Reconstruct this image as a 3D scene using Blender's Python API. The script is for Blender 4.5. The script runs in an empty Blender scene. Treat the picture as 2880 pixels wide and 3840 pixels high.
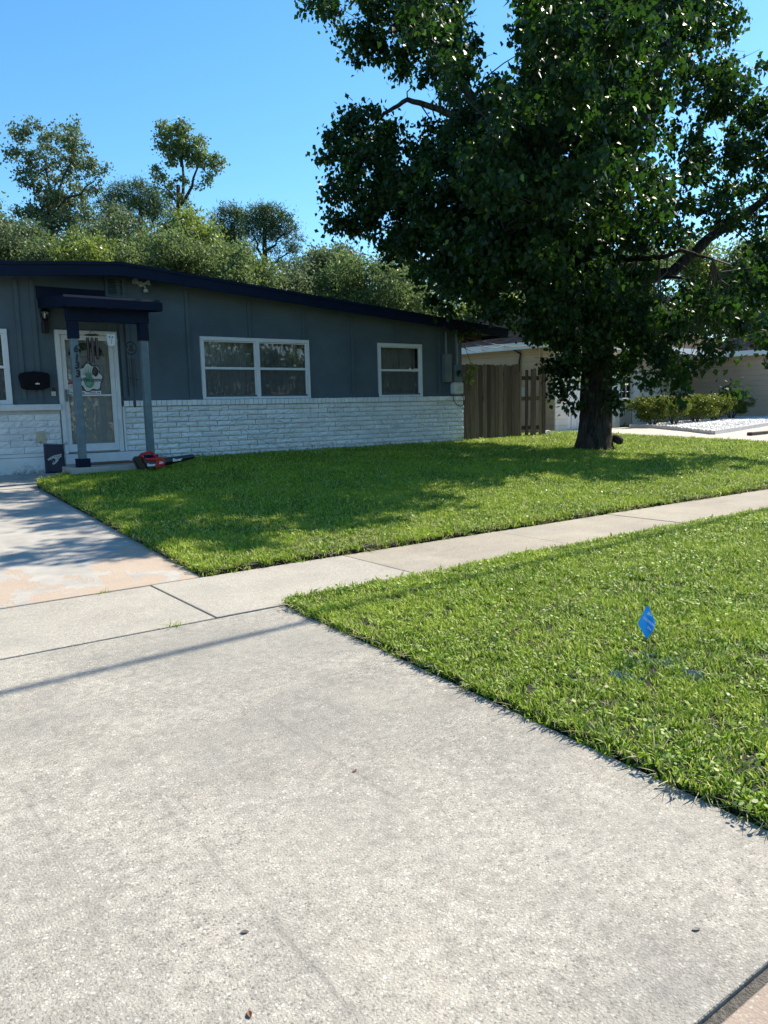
import bpy, math, random
import numpy as np
from mathutils import Vector, Matrix, noise

rng = np.random.default_rng(7)
random.seed(7)
scene = bpy.context.scene
COL = scene.collection
rad = math.radians

# ------------------------------------------------------------------ camera
EYE = np.array([0.0, 0.0, 1.4])
YAW, PITCH, ROLL, FPX = rad(36.03), rad(7.64), rad(-1.419), 2883.3      # focal length in px of a 2880x3840 frame
_f = np.array([math.sin(YAW)*math.cos(PITCH), math.cos(YAW)*math.cos(PITCH), -math.sin(PITCH)])
_r0 = np.array([math.cos(YAW), -math.sin(YAW), 0.0]); _u0 = np.cross(_r0, _f)
RT = math.cos(ROLL)*_r0 + math.sin(ROLL)*_u0
UP = -math.sin(ROLL)*_r0 + math.cos(ROLL)*_u0
FW = _f
cam_d = bpy.data.cameras.new('camera'); cam = bpy.data.objects.new('camera', cam_d); COL.objects.link(cam)
cam_d.sensor_fit = 'VERTICAL'; cam_d.sensor_height = 24.0; cam_d.lens = 24.0*FPX/3840.0
cam_d.clip_start = 0.05; cam_d.clip_end = 900
M = Matrix.Identity(4)
for i in range(3):
    M[i][0] = RT[i]; M[i][1] = UP[i]; M[i][2] = -FW[i]; M[i][3] = EYE[i]
cam.matrix_world = M
scene.camera = cam
scene.render.resolution_x = 768; scene.render.resolution_y = 1024

# ------------------------------------------------------------------ light
SUN_EL = rad(45); SUN_AZ = rad(2.5)                                   # sun stands to the right, along the street
SUN = Vector((math.cos(SUN_EL)*math.cos(SUN_AZ), math.cos(SUN_EL)*math.sin(SUN_AZ), math.sin(SUN_EL)))
world = bpy.data.worlds.new('World'); scene.world = world; world.use_nodes = True
wn = world.node_tree.nodes; wl = world.node_tree.links
for n in list(wn): wn.remove(n)
wo = wn.new('ShaderNodeOutputWorld'); wb = wn.new('ShaderNodeBackground'); sky = wn.new('ShaderNodeTexSky')
sky.sky_type = 'NISHITA'; sky.sun_disc = False; sky.sun_elevation = SUN_EL
sky.sun_rotation = math.pi/2 - SUN_AZ
sky.air_density = 1.0; sky.dust_density = 0.2; sky.ozone_density = 4.0; sky.altitude = 0
wb.inputs['Strength'].default_value = 0.12
wh = wn.new('ShaderNodeHueSaturation'); wh.inputs['Saturation'].default_value = 1.2; wh.inputs['Hue'].default_value = 0.49
wl.new(sky.outputs[0], wh.inputs['Color']); wl.new(wh.outputs[0], wb.inputs[0]); wl.new(wb.outputs[0], wo.inputs[0])
sun_d = bpy.data.lights.new('sun', 'SUN'); sun_d.energy = 5.0; sun_d.angle = rad(0.53); sun_d.color = (1.0, 0.91, 0.76)
sun_o = bpy.data.objects.new('sun', sun_d); COL.objects.link(sun_o)
sun_o.rotation_euler = (-SUN).to_track_quat('-Z', 'Y').to_euler()
vs = scene.view_settings
vs.view_transform = 'Standard'; vs.look = 'None'; vs.gamma = 1.0; vs.exposure = 0.95; vs.use_curve_mapping = False

# ------------------------------------------------------------------ helpers
def px(x, y, depth):
    """world point seen at (x, y) of a 1659x2212 view at a distance along the view axis"""
    X = x*2880/1659; Y = y*2880/1659
    return EYE + depth*(FW + RT*(X-1440)/FPX - UP*(Y-1920)/FPX)

def tag(o, label=None, cat=None, group=None, kind=None):
    if label: o['label'] = label
    if cat: o['category'] = cat
    if group: o['group'] = group
    if kind: o['kind'] = kind
    return o

def empty(name, loc=(0, 0, 0), rz=0.0, parent=None):
    o = bpy.data.objects.new(name, None); COL.objects.link(o)
    o.location = loc; o.rotation_euler = (0, 0, rz); o.empty_display_size = 0.1
    if parent: o.parent = parent
    return o

def link(name, mesh, parent=None, loc=None, rot=None, scale=None):
    o = bpy.data.objects.new(name, mesh); COL.objects.link(o)
    if parent is not None: o.parent = parent
    if loc is not None: o.location = loc
    if rot is not None: o.rotation_euler = rot
    if scale is not None: o.scale = scale
    return o

class MB:
    def __init__(s): s.v = []; s.f = []
    def add(s, vs_, fs):
        b = len(s.v); s.v += [tuple(map(float, p)) for p in vs_]; s.f += [tuple(i+b for i in f) for f in fs]; return s
    def box(s, x0, x1, y0, y1, z0, z1, bev=0.0):
        if bev <= 0:
            return s.add([(x0,y0,z0),(x1,y0,z0),(x1,y1,z0),(x0,y1,z0),(x0,y0,z1),(x1,y0,z1),(x1,y1,z1),(x0,y1,z1)],
                         [(0,3,2,1),(4,5,6,7),(0,1,5,4),(1,2,6,5),(2,3,7,6),(3,0,4,7)])
        b = bev; P = []
        for z, i in ((z0, b), (z0+b, 0), (z1-b, 0), (z1, b)):
            c = b if i == 0 else b
            P += [(x0+i+ (c if 0 else 0), y0+i, z), (x1-i, y0+i, z), (x1-i, y1-i, z), (x0+i, y1-i, z)]
        F = [(3,2,1,0), (12,13,14,15)]
        for k in range(3):
            for j in range(4):
                F.append((k*4+j, k*4+(j+1) % 4, k*4+4+(j+1) % 4, k*4+4+j))
        return s.add(P, F)
    def prism(s, poly, axis, a, b):
        """poly: list of 2-D points; axis 'x','y','z' is the extrusion axis"""
        n = len(poly)
        def mk(p, t):
            return (t, p[0], p[1]) if axis == 'x' else (p[0], t, p[1]) if axis == 'y' else (p[0], p[1], t)
        vs_ = [mk(p, a) for p in poly] + [mk(p, b) for p in poly]
        return s.add(vs_, [tuple(range(n))[::-1], tuple(range(n, 2*n))] + [(i, (i+1) % n, n+(i+1) % n, n+i) for i in range(n)])
    def tube(s, pts, rs, seg=8, caps=True):
        pts = [Vector(p) for p in pts]; n = len(pts)
        if not hasattr(rs, '__len__'): rs = [rs]*n
        base = len(s.v); ref = None
        for i, p in enumerate(pts):
            d = (pts[min(i+1, n-1)] - pts[max(i-1, 0)]).normalized()
            if ref is None: ref = Vector((0, 0, 1)) if abs(d.z) < .9 else Vector((1, 0, 0))
            a = d.cross(ref)
            if a.length < 1e-4: a = d.cross(Vector((0, 1, 0)))
            a.normalize(); b = a.cross(d).normalized(); ref = b
            for k in range(seg):
                t = 2*math.pi*k/seg; q = p + (a*math.cos(t) + b*math.sin(t))*rs[i]; s.v.append(tuple(q))
        for i in range(n-1):
            for k in range(seg):
                s.f.append((base+i*seg+k, base+i*seg+(k+1) % seg, base+(i+1)*seg+(k+1) % seg, base+(i+1)*seg+k))
        if caps:
            s.f.append(tuple(base+k for k in range(seg))[::-1]); s.f.append(tuple(base+(n-1)*seg+k for k in range(seg)))
        return s
    def lathe(s, prof, c=(0, 0, 0), seg=14):
        base = len(s.v)
        for r, z in prof:
            for k in range(seg):
                t = 2*math.pi*k/seg; s.v.append((c[0]+r*math.cos(t), c[1]+r*math.sin(t), c[2]+z))
        for i in range(len(prof)-1):
            for k in range(seg):
                s.f.append((base+i*seg+k, base+i*seg+(k+1) % seg, base+(i+1)*seg+(k+1) % seg, base+(i+1)*seg+k))
        s.f.append(tuple(base+k for k in range(seg))[::-1]); s.f.append(tuple(base+(len(prof)-1)*seg+k for k in range(seg)))
        return s
    def mesh(s, name, mat, smooth=False):
        m = bpy.data.meshes.new(name); m.from_pydata(s.v, [], s.f); m.update()
        if mat: m.materials.append(mat)
        if smooth: m.polygons.foreach_set('use_smooth', [True]*len(m.polygons))
        return m
    def build(s, name, mat, parent=None, loc=None, rot=None, smooth=False, bevel=0.0):
        o = link(name, s.mesh(name, mat, smooth), parent, loc, rot)
        if bevel > 0:
            md = o.modifiers.new('bevel', 'BEVEL'); md.width = bevel; md.segments = 2; md.limit_method = 'ANGLE'; md.angle_limit = rad(40)
        return o

def np_mesh(name, V, F, mat, attrs=None, smooth=False):
    """V (n,3) array, F (m,k) array of equal sized faces"""
    m = bpy.data.meshes.new(name); V = np.asarray(V, np.float32); F = np.asarray(F, np.int32); k = F.shape[1]
    m.vertices.add(len(V)); m.vertices.foreach_set('co', V.ravel())
    m.loops.add(F.size); m.loops.foreach_set('vertex_index', F.ravel())
    m.polygons.add(len(F)); m.polygons.foreach_set('loop_start', np.arange(0, F.size, k, dtype=np.int32))
    m.polygons.foreach_set('loop_total', np.full(len(F), k, np.int32))
    if smooth: m.polygons.foreach_set('use_smooth', np.ones(len(F), bool))
    m.update(calc_edges=True)
    for nm, (dom, arr) in (attrs or {}).items():
        a = m.attributes.new(nm, 'FLOAT', dom); a.data.foreach_set('value', np.asarray(arr, np.float32))
    if mat: m.materials.append(mat)
    return m

def text_mesh(body, size, mat, extrude=0.002, shear=0.0, align='CENTER', bold=0.0):
    c = bpy.data.curves.new('lettering', 'FONT'); c.body = body; c.size = size; c.extrude = extrude; c.shear = shear
    c.align_x = align; c.align_y = 'CENTER'; c.offset = bold; c.resolution_u = 3
    o = bpy.data.objects.new('lettering', c); COL.objects.link(o)
    bpy.context.view_layer.update()
    m = bpy.data.meshes.new_from_object(o.evaluated_get(bpy.context.evaluated_depsgraph_get()))
    bpy.data.objects.remove(o); bpy.data.curves.remove(c)
    m.name = 'lettering'; m.materials.clear(); m.materials.append(mat)
    return m

# ------------------------------------------------------------------ materials
class NT:
    def __init__(s, name):
        s.m = bpy.data.materials.new(name); s.m.use_nodes = True
        s.n = s.m.node_tree.nodes; s.l = s.m.node_tree.links
        s.b = s.n['Principled BSDF']; s.o = s.n['Material Output']
        s._co = None
    def co(s, kind='Object'):
        t = s.n.new('ShaderNodeTexCoord'); return t.outputs[kind]
    def world(s):
        g = s.n.new('ShaderNodeNewGeometry'); return g.outputs['Position']
    def mapping(s, src, scale=(1, 1, 1), rot=(0, 0, 0)):
        m = s.n.new('ShaderNodeMapping'); m.inputs['Scale'].default_value = scale; m.inputs['Rotation'].default_value = rot
        s.l.new(src, m.inputs[0]); return m.outputs[0]
    def noise(s, src, scale, detail=4, rough=.55, dist=0.0):
        t = s.n.new('ShaderNodeTexNoise'); t.inputs['Scale'].default_value = scale; t.inputs['Detail'].default_value = detail
        t.inputs['Roughness'].default_value = rough; t.inputs['Distortion'].default_value = dist
        s.l.new(src, t.inputs['Vector']); return t.outputs['Fac']
    def voro(s, src, scale, feature='F1', out='Distance', rnd=1.0):
        t = s.n.new('ShaderNodeTexVoronoi'); t.feature = feature; t.inputs['Scale'].default_value = scale
        t.inputs['Randomness'].default_value = rnd
        s.l.new(src, t.inputs['Vector']); return t.outputs[out]
    def ramp(s, fac, stops, interp='LINEAR'):
        r = s.n.new('ShaderNodeValToRGB'); e = r.color_ramp.elements; r.color_ramp.interpolation = interp
        while len(e) < len(stops): e.new(0.5)
        for el, (p, c) in zip(e, stops):
            el.position = p; el.color = (c, c, c, 1) if not hasattr(c, '__len__') else (*c, 1)
        s.l.new(fac, r.inputs[0]); return r.outputs[0]
    def mix(s, fac, a, b, mode='MIX'):
        m = s.n.new('ShaderNodeMix'); m.data_type = 'RGBA'; m.blend_type = mode
        for inp, val in ((m.inputs[0], fac), (m.inputs[6], a), (m.inputs[7], b)):
            if hasattr(val, 'is_output') or isinstance(val, bpy.types.NodeSocket): s.l.new(val, inp)
            elif hasattr(val, '__len__'): inp.default_value = (*val[:3], 1)
            else: inp.default_value = val
        return m.outputs[2]
    def math(s, op, a, b=0.0, clamp=False):
        m = s.n.new('ShaderNodeMath'); m.operation = op; m.use_clamp = clamp
        for inp, val in ((m.inputs[0], a), (m.inputs[1], b)):
            if isinstance(val, bpy.types.NodeSocket): s.l.new(val, inp)
            else: inp.default_value = val
        return m.outputs[0]
    def sep(s, v):
        t = s.n.new('ShaderNodeSeparateXYZ'); s.l.new(v, t.inputs[0]); return t.outputs
    def attr(s, name):
        t = s.n.new('ShaderNodeAttribute'); t.attribute_name = name; return t.outputs['Fac']
    def obj_random(s):
        t = s.n.new('ShaderNodeObjectInfo'); return t.outputs['Random']
    def color(s, c):
        if isinstance(c, bpy.types.NodeSocket): s.l.new(c, s.b.inputs['Base Color'])
        else: s.b.inputs['Base Color'].default_value = (*c[:3], 1)
        return s
    def rough(s, r, spec=None):
        if isinstance(r, bpy.types.NodeSocket): s.l.new(r, s.b.inputs['Roughness'])
        else: s.b.inputs['Roughness'].default_value = r
        if spec is not None: s.b.inputs['Specular IOR Level'].default_value = spec
        return s
    def bump(s, h, strength=.4, dist=.01):
        b = s.n.new('ShaderNodeBump'); b.inputs['Strength'].default_value = strength; b.inputs['Distance'].default_value = dist
        s.l.new(h, b.inputs['Height']); s.l.new(b.outputs[0], s.b.inputs['Normal']); return s

def paint(name, c, rough=.55, var=.12, scale=3.0, fine=60, bump=.15, bd=.003, wear=None, spec=.4, rnd=0.0, mildew=None):
    t = NT(name); w = t.world()
    a = t.noise(w, scale, 4); d = tuple(x*(1-var) for x in c); u = tuple(min(1, x*(1+var)) for x in c)
    col = t.ramp(a, [(.3, d), (.7, u)])
    if wear:
        wf = t.ramp(t.noise(w, wear[1], 6, .7), [(wear[2], 0), (min(1, wear[2]+.1), 1)]); col = t.mix(wf, col, wear[0])
    if mildew:                                    # black mildew creeping up from the soil
        zz = t.math('ADD', t.sep(w)[2], t.math('MULTIPLY', t.math('SUBTRACT', t.noise(w, 3.0, 5, .7), .5), -.55))
        col = t.mix(t.math('MULTIPLY', t.ramp(zz, [(mildew, .85), (mildew+.14, 0)]), t.ramp(t.noise(w, 16, 5, .7), [(.4, 0), (.6, 1)])), col, (.05, .05, .04))
    if rnd:
        r = t.obj_random(); f = t.math('ADD', t.math('MULTIPLY', r, 2*rnd), 1-rnd)
        v = t.n.new('ShaderNodeHueSaturation'); t.l.new(f, v.inputs['Value']); t.l.new(col, v.inputs['Color']); col = v.outputs[0]
    t.color(col).rough(rough, spec).bump(t.noise(w, fine, 3), bump, bd)
    return t.m

def leaf_mat(name, dark, light, back, gloss=.3, trans=.45, spec=.5, hi=None):
    t = NT(name); r = t.attr('rnd')
    st = [(0, dark), (.85, light)] + ([(1.0, hi)] if hi else [])
    col = t.ramp(r, st)
    big = t.noise(t.world(), .9, 2); col = t.mix(t.ramp(big, [(.35, 0), (.7, .35)]), col, back)
    t.color(col).rough(gloss, spec)
    tr = t.n.new('ShaderNodeBsdfTranslucent'); tc = t.mix(.6, col, back, 'MIX')
    hsv = t.n.new('ShaderNodeHueSaturation'); hsv.inputs['Value'].default_value = 1.6; hsv.inputs['Saturation'].default_value = 1.1
    t.l.new(tc, hsv.inputs['Color']); t.l.new(hsv.outputs[0], tr.inputs['Color'])
    mx = t.n.new('ShaderNodeMixShader'); mx.inputs[0].default_value = trans
    t.l.new(t.b.outputs[0], mx.inputs[1]); t.l.new(tr.outputs[0], mx.inputs[2]); t.l.new(mx.outputs[0], t.o.inputs['Surface'])
    return t.m

def concrete(name, base, speck=.5, warm=.0, stain=.25, agg=95, bump=.35, patch=False, streaks=False):
    t = NT(name); w = t.world()
    big = t.noise(w, .55, 5, .6); mid = t.noise(w, 3.2, 5, .65); fine = t.noise(w, 60, 3)
    c0 = tuple(x*(1-stain) for x in base); c1 = tuple(min(1, x*(1+stain*.45)) for x in base)
    col = t.ramp(t.math('ADD', t.math('MULTIPLY', big, .6), t.math('MULTIPLY', mid, .4)), [(.36, c0), (.5, base), (.66, c1)])
    warp = t.n.new('ShaderNodeVectorMath'); warp.operation = 'MULTIPLY_ADD'
    nz_ = t.n.new('ShaderNodeTexNoise'); nz_.inputs['Scale'].default_value = 120; nz_.inputs['Detail'].default_value = 2; t.l.new(w, nz_.inputs['Vector'])
    t.l.new(nz_.outputs['Color'], warp.inputs[0]); warp.inputs[1].default_value = (.012, .012, .012); t.l.new(w, warp.inputs[2]); wv = warp.outputs[0]
    v = t.n.new('ShaderNodeTexVoronoi'); v.inputs['Scale'].default_value = agg; t.l.new(wv, v.inputs['Vector'])
    cellv = t.sep(v.outputs['Color'])[0]
    light = t.ramp(cellv, [(.62, 0), (.9, 1)]); darkc = t.ramp(cellv, [(.10, 1), (.36, 0)])
    inside = t.ramp(v.outputs['Distance'], [(.30, 1), (.62, 0)])
    area = t.ramp(t.noise(w, 1.7, 4, .6), [(.3, .35), (.65, 1.0)])
    col = t.mix(t.math('MULTIPLY', t.math('MULTIPLY', light, inside), speck*.6), col, (.72, .69, .62))
    col = t.mix(t.math('MULTIPLY', area, t.math('MULTIPLY', t.math('MULTIPLY', darkc, inside), speck)), col, (.10, .095, .088))
    v2 = t.n.new('ShaderNodeTexVoronoi'); v2.inputs['Scale'].default_value = agg*.5; t.l.new(wv, v2.inputs['Vector'])
    l2 = t.ramp(t.sep(v2.outputs['Color'])[1], [(.86, 0), (.95, 1)]); in2 = t.ramp(v2.outputs['Distance'], [(.2, 1), (.4, 0)])
    col = t.mix(t.math('MULTIPLY', t.math('MULTIPLY', l2, in2), speck*.7), col, (.76, .74, .68))
    d3 = t.n.new('ShaderNodeTexVoronoi'); d3.inputs['Scale'].default_value = 9; t.l.new(wv, d3.inputs['Vector'])
    col = t.mix(t.math('MULTIPLY', t.ramp(d3.outputs['Distance'], [(.035, .85), (.06, 0)]), t.ramp(t.sep(d3.outputs['Color'])[2], [(.75, 0), (.8, 1)])), col, (.05, .045, .04))
    col = t.mix(t.ramp(t.noise(w, 210, 2), [(.38, .5), (.55, 0)]), col, (.20, .19, .175))
    if streaks:
        s0 = t.sep(w); wob = t.math('MULTIPLY', t.math('SUBTRACT', t.noise(w, 6, 3), .5), .05)
        for X0, k0 in ((.49, .55), (.88, .9), (1.56, .8), (-.35, .6)):
            dx = t.math('ABSOLUTE', t.math('SUBTRACT', t.math('ADD', s0[0], wob), X0))
            mk_ = t.math('MULTIPLY', t.ramp(t.noise(t.mapping(w, (1, 1.3, 1)), 1.6, 3), [(.42, 0), (.6, 1)]), t.ramp(t.math('MULTIPLY', s0[1], .2), [(.2, 0), (.34, 1), (.58, 1), (.70, 0)]))
            thin = t.math('MULTIPLY', t.ramp(dx, [(.004, .5*k0), (.013, 0)]), mk_); wide = t.math('MULTIPLY', t.ramp(dx, [(0, .24*k0), (.12, 0)]), mk_)
            col = t.mix(wide, col, (.20, .195, .19)); col = t.mix(thin, col, (.10, .095, .09))
        bl = t.ramp(t.noise(w, .75, 5, .62, .5), [(.45, 0), (.64, .52)]); col = t.mix(bl, col, (.185, .180, .168))
        mot = t.ramp(t.noise(w, 17, 7, .78), [(.34, .62), (.56, 0)]); col = t.mix(mot, col, (.15, .145, .132))
    grime = t.ramp(t.noise(w, 1.1, 6, .68, .4), [(.46, 0), (.68, .5)]); col = t.mix(grime, col, (.235, .222, .20))
    yel = t.ramp(t.noise(t.mapping(w, (1, 1, 1), (0, 0, .5)), .8, 3), [(.5, 0), (.75, .30)]); col = t.mix(yel, col, (.50, .46, .37))
    h = t.math('ADD', t.math('MULTIPLY', inside, .5), t.math('MULTIPLY', fine, .9))
    if patch:
        s = t.sep(w)
        m_ = t.math('SUBTRACT', t.math('ADD', t.math('MULTIPLY', t.noise(w, 2.1, 6, .62, .9), 5.0), t.math('MULTIPLY', t.noise(t.mapping(w, (1, 1, 1)), 6.0, 4), .5)), t.math('MULTIPLY', t.math('SUBTRACT', s[1], 6.15), .72))
        edge = t.math('MULTIPLY', t.math('SUBTRACT', s[0], .6), .22)
        f = t.ramp(t.math('MULTIPLY', t.math('SUBTRACT', t.math('ADD', m_, edge), 2.36), 6.0, True), [(.4, 0), (.6, 1)])
        top = t.ramp(mid, [(.35, (.31, .292, .265)), (.6, (.40, .375, .335))])
        top = t.mix(t.ramp(t.noise(t.mapping(w, (.5, 3, 1)), 1.2, 5, .7), [(.52, 0), (.7, .4)]), top, (.25, .25, .245))
        expo = t.mix(.5, col, (.45, .325, .235))
        col = t.mix(f, top, expo)
        h = t.math('ADD', t.math('MULTIPLY', h, t.math('ADD', f, .25)), t.math('MULTIPLY', f, -2.5))
    t.color(col).rough(.85, .25).bump(h, bump, .004)
    return t.m

mat = {}
mat['siding'] = paint('siding_paint', (.074, .106, .124), .6, .16, 1.6, 90, .25, .002, spec=.3)
mat['navy'] = paint('navy_trim_paint', (.0035, .009, .026), .55, .2, 2.0, 40, .2, .003, spec=.14)
mat['white'] = paint('white_trim_paint', (.62, .64, .64), .45, .06, 4, 30, .15, .002, wear=((.42, .42, .4), 14, .63))
mat['brick'] = paint('painted_white_brick', (.68, .71, .71), .42, .09, 5, 45, .5, .004, wear=((.40, .42, .42), 9, .64), spec=.5, rnd=.07, mildew=.55)
mat['brick_old'] = paint('worn_white_brick', (.62, .63, .63), .55, .1, 4, 40, .45, .004, wear=((.42, .40, .36), 6, .6), rnd=.06)
mat['mortar'] = paint('mortar_paint', (.42, .44, .44), .8, .15, 6, 60, .3, .003)
mat['found'] = paint('foundation_paint', (.63, .64, .64), .6, .08, 3, 50, .25, .003, wear=((.36, .33, .28), 5, .66), mildew=.46)
mat['postwood'] = paint('post_paint', (.115, .165, .185), .6, .18, 6, 50, .4, .004, wear=((.2, .24, .25), 7, .64))
mat['black'] = paint('black_metal', (.010, .010, .012), .35, .2, 5, 80, .1, .001)
mat['blackcloth'] = paint('black_fabric', (.006, .006, .009), .85, .2, 8, 300, .3, .001, spec=.2)
mat['greymetal'] = paint('grey_metal', (.11, .15, .16), .45, .12, 4, 60, .1, .001)
mat['boxgrey'] = paint('pale_grey_plastic', (.50, .54, .53), .4, .06, 4, 60, .05, .001)
mat['ivory'] = paint('ivory_plastic', (.45, .41, .30), .5, .1, 6, 60, .05, .001)
mat['cable'] = paint('cable_rubber', (.02, .02, .022), .6, .1, 5, 50, .05, .001)
mat['shade_room'] = paint('dark_interior', (.03, .03, .03), .9, .1, 2, 20, .05, .001)  # near-black colour stands in for the unlit room
mat['asphalt'] = paint('asphalt', (.055, .055, .056), .9, .3, 9, 220, .8, .006)
mat['roofing'] = paint('roof_membrane', (.05, .045, .042), .9, .25, 3, 40, .4, .004)
mat['tan'] = paint('tan_wall_paint', (.50, .40, .295), .7, .06, 2, 60, .25, .002, rnd=.04)
mat['cream'] = paint('sunlit_front_cream', (.72, .68, .60), .7, .05, 2, 60, .25, .002, rnd=.03)  # lighter than tan: sunlight on the front walls is put into the colour
mat['nwhite'] = paint('white_house_trim', (.78, .78, .77), .5, .05, 3, 40, .1, .001)
mat['stone'] = paint('scalloped_edging_stone', (.58, .55, .53), .8, .12, 7, 70, .4, .004)
mat['timber'] = paint('dark_landscape_timber', (.085, .06, .05), .85, .3, 6, 40, .5, .005)
mat['red'] = paint('red_plastic', (.46, .012, .018), .3, .08, 6, 60, .05, .001, spec=.5)
mat['blackplastic'] = paint('black_plastic', (.013, .013, .014), .28, .15, 6, 60, .05, .001, spec=.5)
mat['greyplastic'] = paint('dark_grey_plastic', (.045, .045, .048), .35, .1, 6, 60, .05, .001)
mat['ink'] = paint('black_ink', (.012, .012, .012), .6, .05, 5, 50, .02, .001)
mat['print'] = paint('white_ink', (.75, .75, .75), .5, .03, 5, 50, .02, .001)
mat['silver'] = paint('silver_print', (.34, .37, .37), .5, .15, 20, 50, .02, .001)
mat['navycloth'] = paint('navy_flag_cloth', (.018, .022, .045), .6, .2, 7, 200, .25, .001)
mat['flagblue'] = paint('blue_flag_vinyl', (.006, .33, .98), .4, .06, 9, 40, .05, .001)
mat['mat_coir'] = paint('coir_doormat', (.22, .095, .045), .95, .3, 10, 200, .8, .004)
mat['chime_brown'] = paint('dark_bronze', (.035, .022, .022), .35, .2, 10, 80, .05, .001)
mat['pineapple'] = paint('painted_green', (.09, .27, .19), .6, .3, 30, 80, .1, .001)
mat['signwhite'] = paint('sign_white', (.58, .58, .56), .6, .05, 6, 60, .1, .001)
mat['gravel_white'] = paint('white_marble_chip', (.72, .71, .69), .7, .14, 9, 60, .4, .004)
mat['curtain'] = paint('pale_curtain', (.34, .37, .36), .9, .1, 3, 80, .2, .001)
mat['curtain_dark'] = paint('grey_curtain', (.19, .215, .215), .9, .15, 3, 80, .2, .001)
mat['curtain_pale'] = paint('thin_white_curtain', (.42, .45, .44), .9, .1, 3, 80, .2, .001)
mat['inner_door'] = paint('inner_door_paint', (.60, .63, .62), .45, .03, 2, 40, .05, .001)
mat['joint'] = paint('dark_joint_filler', (.018, .016, .014), .95, .5, 20, 120, .8, .006)
mat['soil'] = paint('turf_soil', (.014, .015, .007), .95, .35, 6, 70, .8, .012)
mat['farground'] = paint('far_grass_ground', (.055, .085, .02), .95, .3, .6, 20, .5, .01)
mat['dry'] = paint('dry_leaf_brown', (.16, .065, .03), .7, .3, 40, 90, .3, .001)
mat['drydark'] = paint('dry_leaf_grey', (.16, .135, .115), .6, .3, 40, 90, .3, .001)
mat['gutterpink'] = concrete('gutter_concrete', (.34, .262, .205), .6, stain=.2)
mat['grit'] = paint('gutter_grit', (.10, .092, .08), .95, .5, 60, 160, 1.0, .01)
mat['apron'] = concrete('apron_concrete', (.40, .368, .312), 1.0, stain=.32, agg=105, bump=.6, streaks=True)
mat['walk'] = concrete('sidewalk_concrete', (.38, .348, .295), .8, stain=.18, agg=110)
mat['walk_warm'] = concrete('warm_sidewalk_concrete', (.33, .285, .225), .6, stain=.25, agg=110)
mat['drive'] = concrete('driveway_concrete', (.36, .325, .275), .6, stain=.22, agg=110, patch=True)
mat['porch'] = concrete('porch_concrete', (.42, .40, .37), .3, stain=.2, agg=120)
mat['npath'] = concrete('neighbour_path_concrete', (.56, .49, .43), .3, stain=.15, agg=120)

def wood_fence():
    t = NT('weathered_fence_wood'); w = t.world(); r = t.obj_random()
    s = t.sep(w)
    off = t.n.new('ShaderNodeCombineXYZ'); t.l.new(t.math('MULTIPLY', r, 37.0), off.inputs[1])
    va = t.n.new('ShaderNodeVectorMath'); va.operation = 'ADD'; t.l.new(w, va.inputs[0]); t.l.new(off.outputs[0], va.inputs[1])
    grain = t.noise(t.mapping(va.outputs[0], (28, 28, 1.4)), 1.0, 5, .65, .6)
    big = t.noise(t.mapping(va.outputs[0], (3, 3, .7)), 1.0, 3)
    a = t.ramp(grain, [(.25, (.045, .026, .017)), (.5, (.145, .10, .068)), (.75, (.24, .185, .14))])
    tone = t.mix(t.ramp(big, [(.3, 0), (.7, .7)]), a, (.115, .085, .062))
    hs = t.n.new('ShaderNodeHueSaturation'); t.l.new(t.math('ADD', t.math('MULTIPLY', r, 1.0), .5), hs.inputs['Value']); t.l.new(tone, hs.inputs['Color'])
    knots = t.voro(t.mapping(va.outputs[0], (7, 7, 1.6)), 1.0); kf = t.ramp(knots, [(.07, .85), (.15, 0)])
    t.color(t.mix(kf, hs.outputs[0], (.025, .017, .012))).rough(.85, .2).bump(grain, .5, .006)
    return t.m
mat['fence'] = wood_fence()

def bark():
    t = NT('tree_bark'); w = t.co('Object')
    g = t.noise(t.mapping(w, (13, 13, 1.9)), 1.0, 6, .7, .9); f = t.noise(w, 14, 4)
    c = t.ramp(g, [(.36, (.008, .007, .006)), (.52, (.042, .034, .029)), (.72, (.095, .082, .072))])
    t.color(t.mix(t.ramp(f, [(.5, 0), (.75, .35)]), c, (.06, .07, .045))).rough(.9, .2).bump(g, 1.0, .05)
    return t.m
mat['bark'] = bark()
mat['twig'] = paint('twig_bark', (.055, .045, .037), .8, .2, 5, 40, .4, .004)
mat['leaf_main'] = leaf_mat('broad_leaf', (.005, .014, .008), (.022, .056, .013), (.034, .080, .012), .42, .36, .26, (.19, .26, .02))
mat['leaf_oak'] = leaf_mat('oak_leaf', (.045, .08, .036), (.15, .215, .085), (.17, .225, .075), .5, .3, .25)
mat['leaf_dark'] = leaf_mat('dark_oak_leaf', (.035, .064, .036), (.125, .175, .09), (.13, .17, .07), .5, .3, .25)
mat['leaf_bright'] = leaf_mat('bright_leaf', (.05, .09, .022), (.14, .20, .055), (.18, .225, .05), .4, .4, .4)
mat['needle'] = leaf_mat('pine_needle', (.022, .05, .024), (.07, .12, .045), (.075, .12, .04), .5, .25, .3)
mat['hedge'] = leaf_mat('hedge_leaf', (.03, .056, .012), (.095, .135, .018), (.14, .17, .022), .45, .3, .3, (.32, .32, .05))

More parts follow.
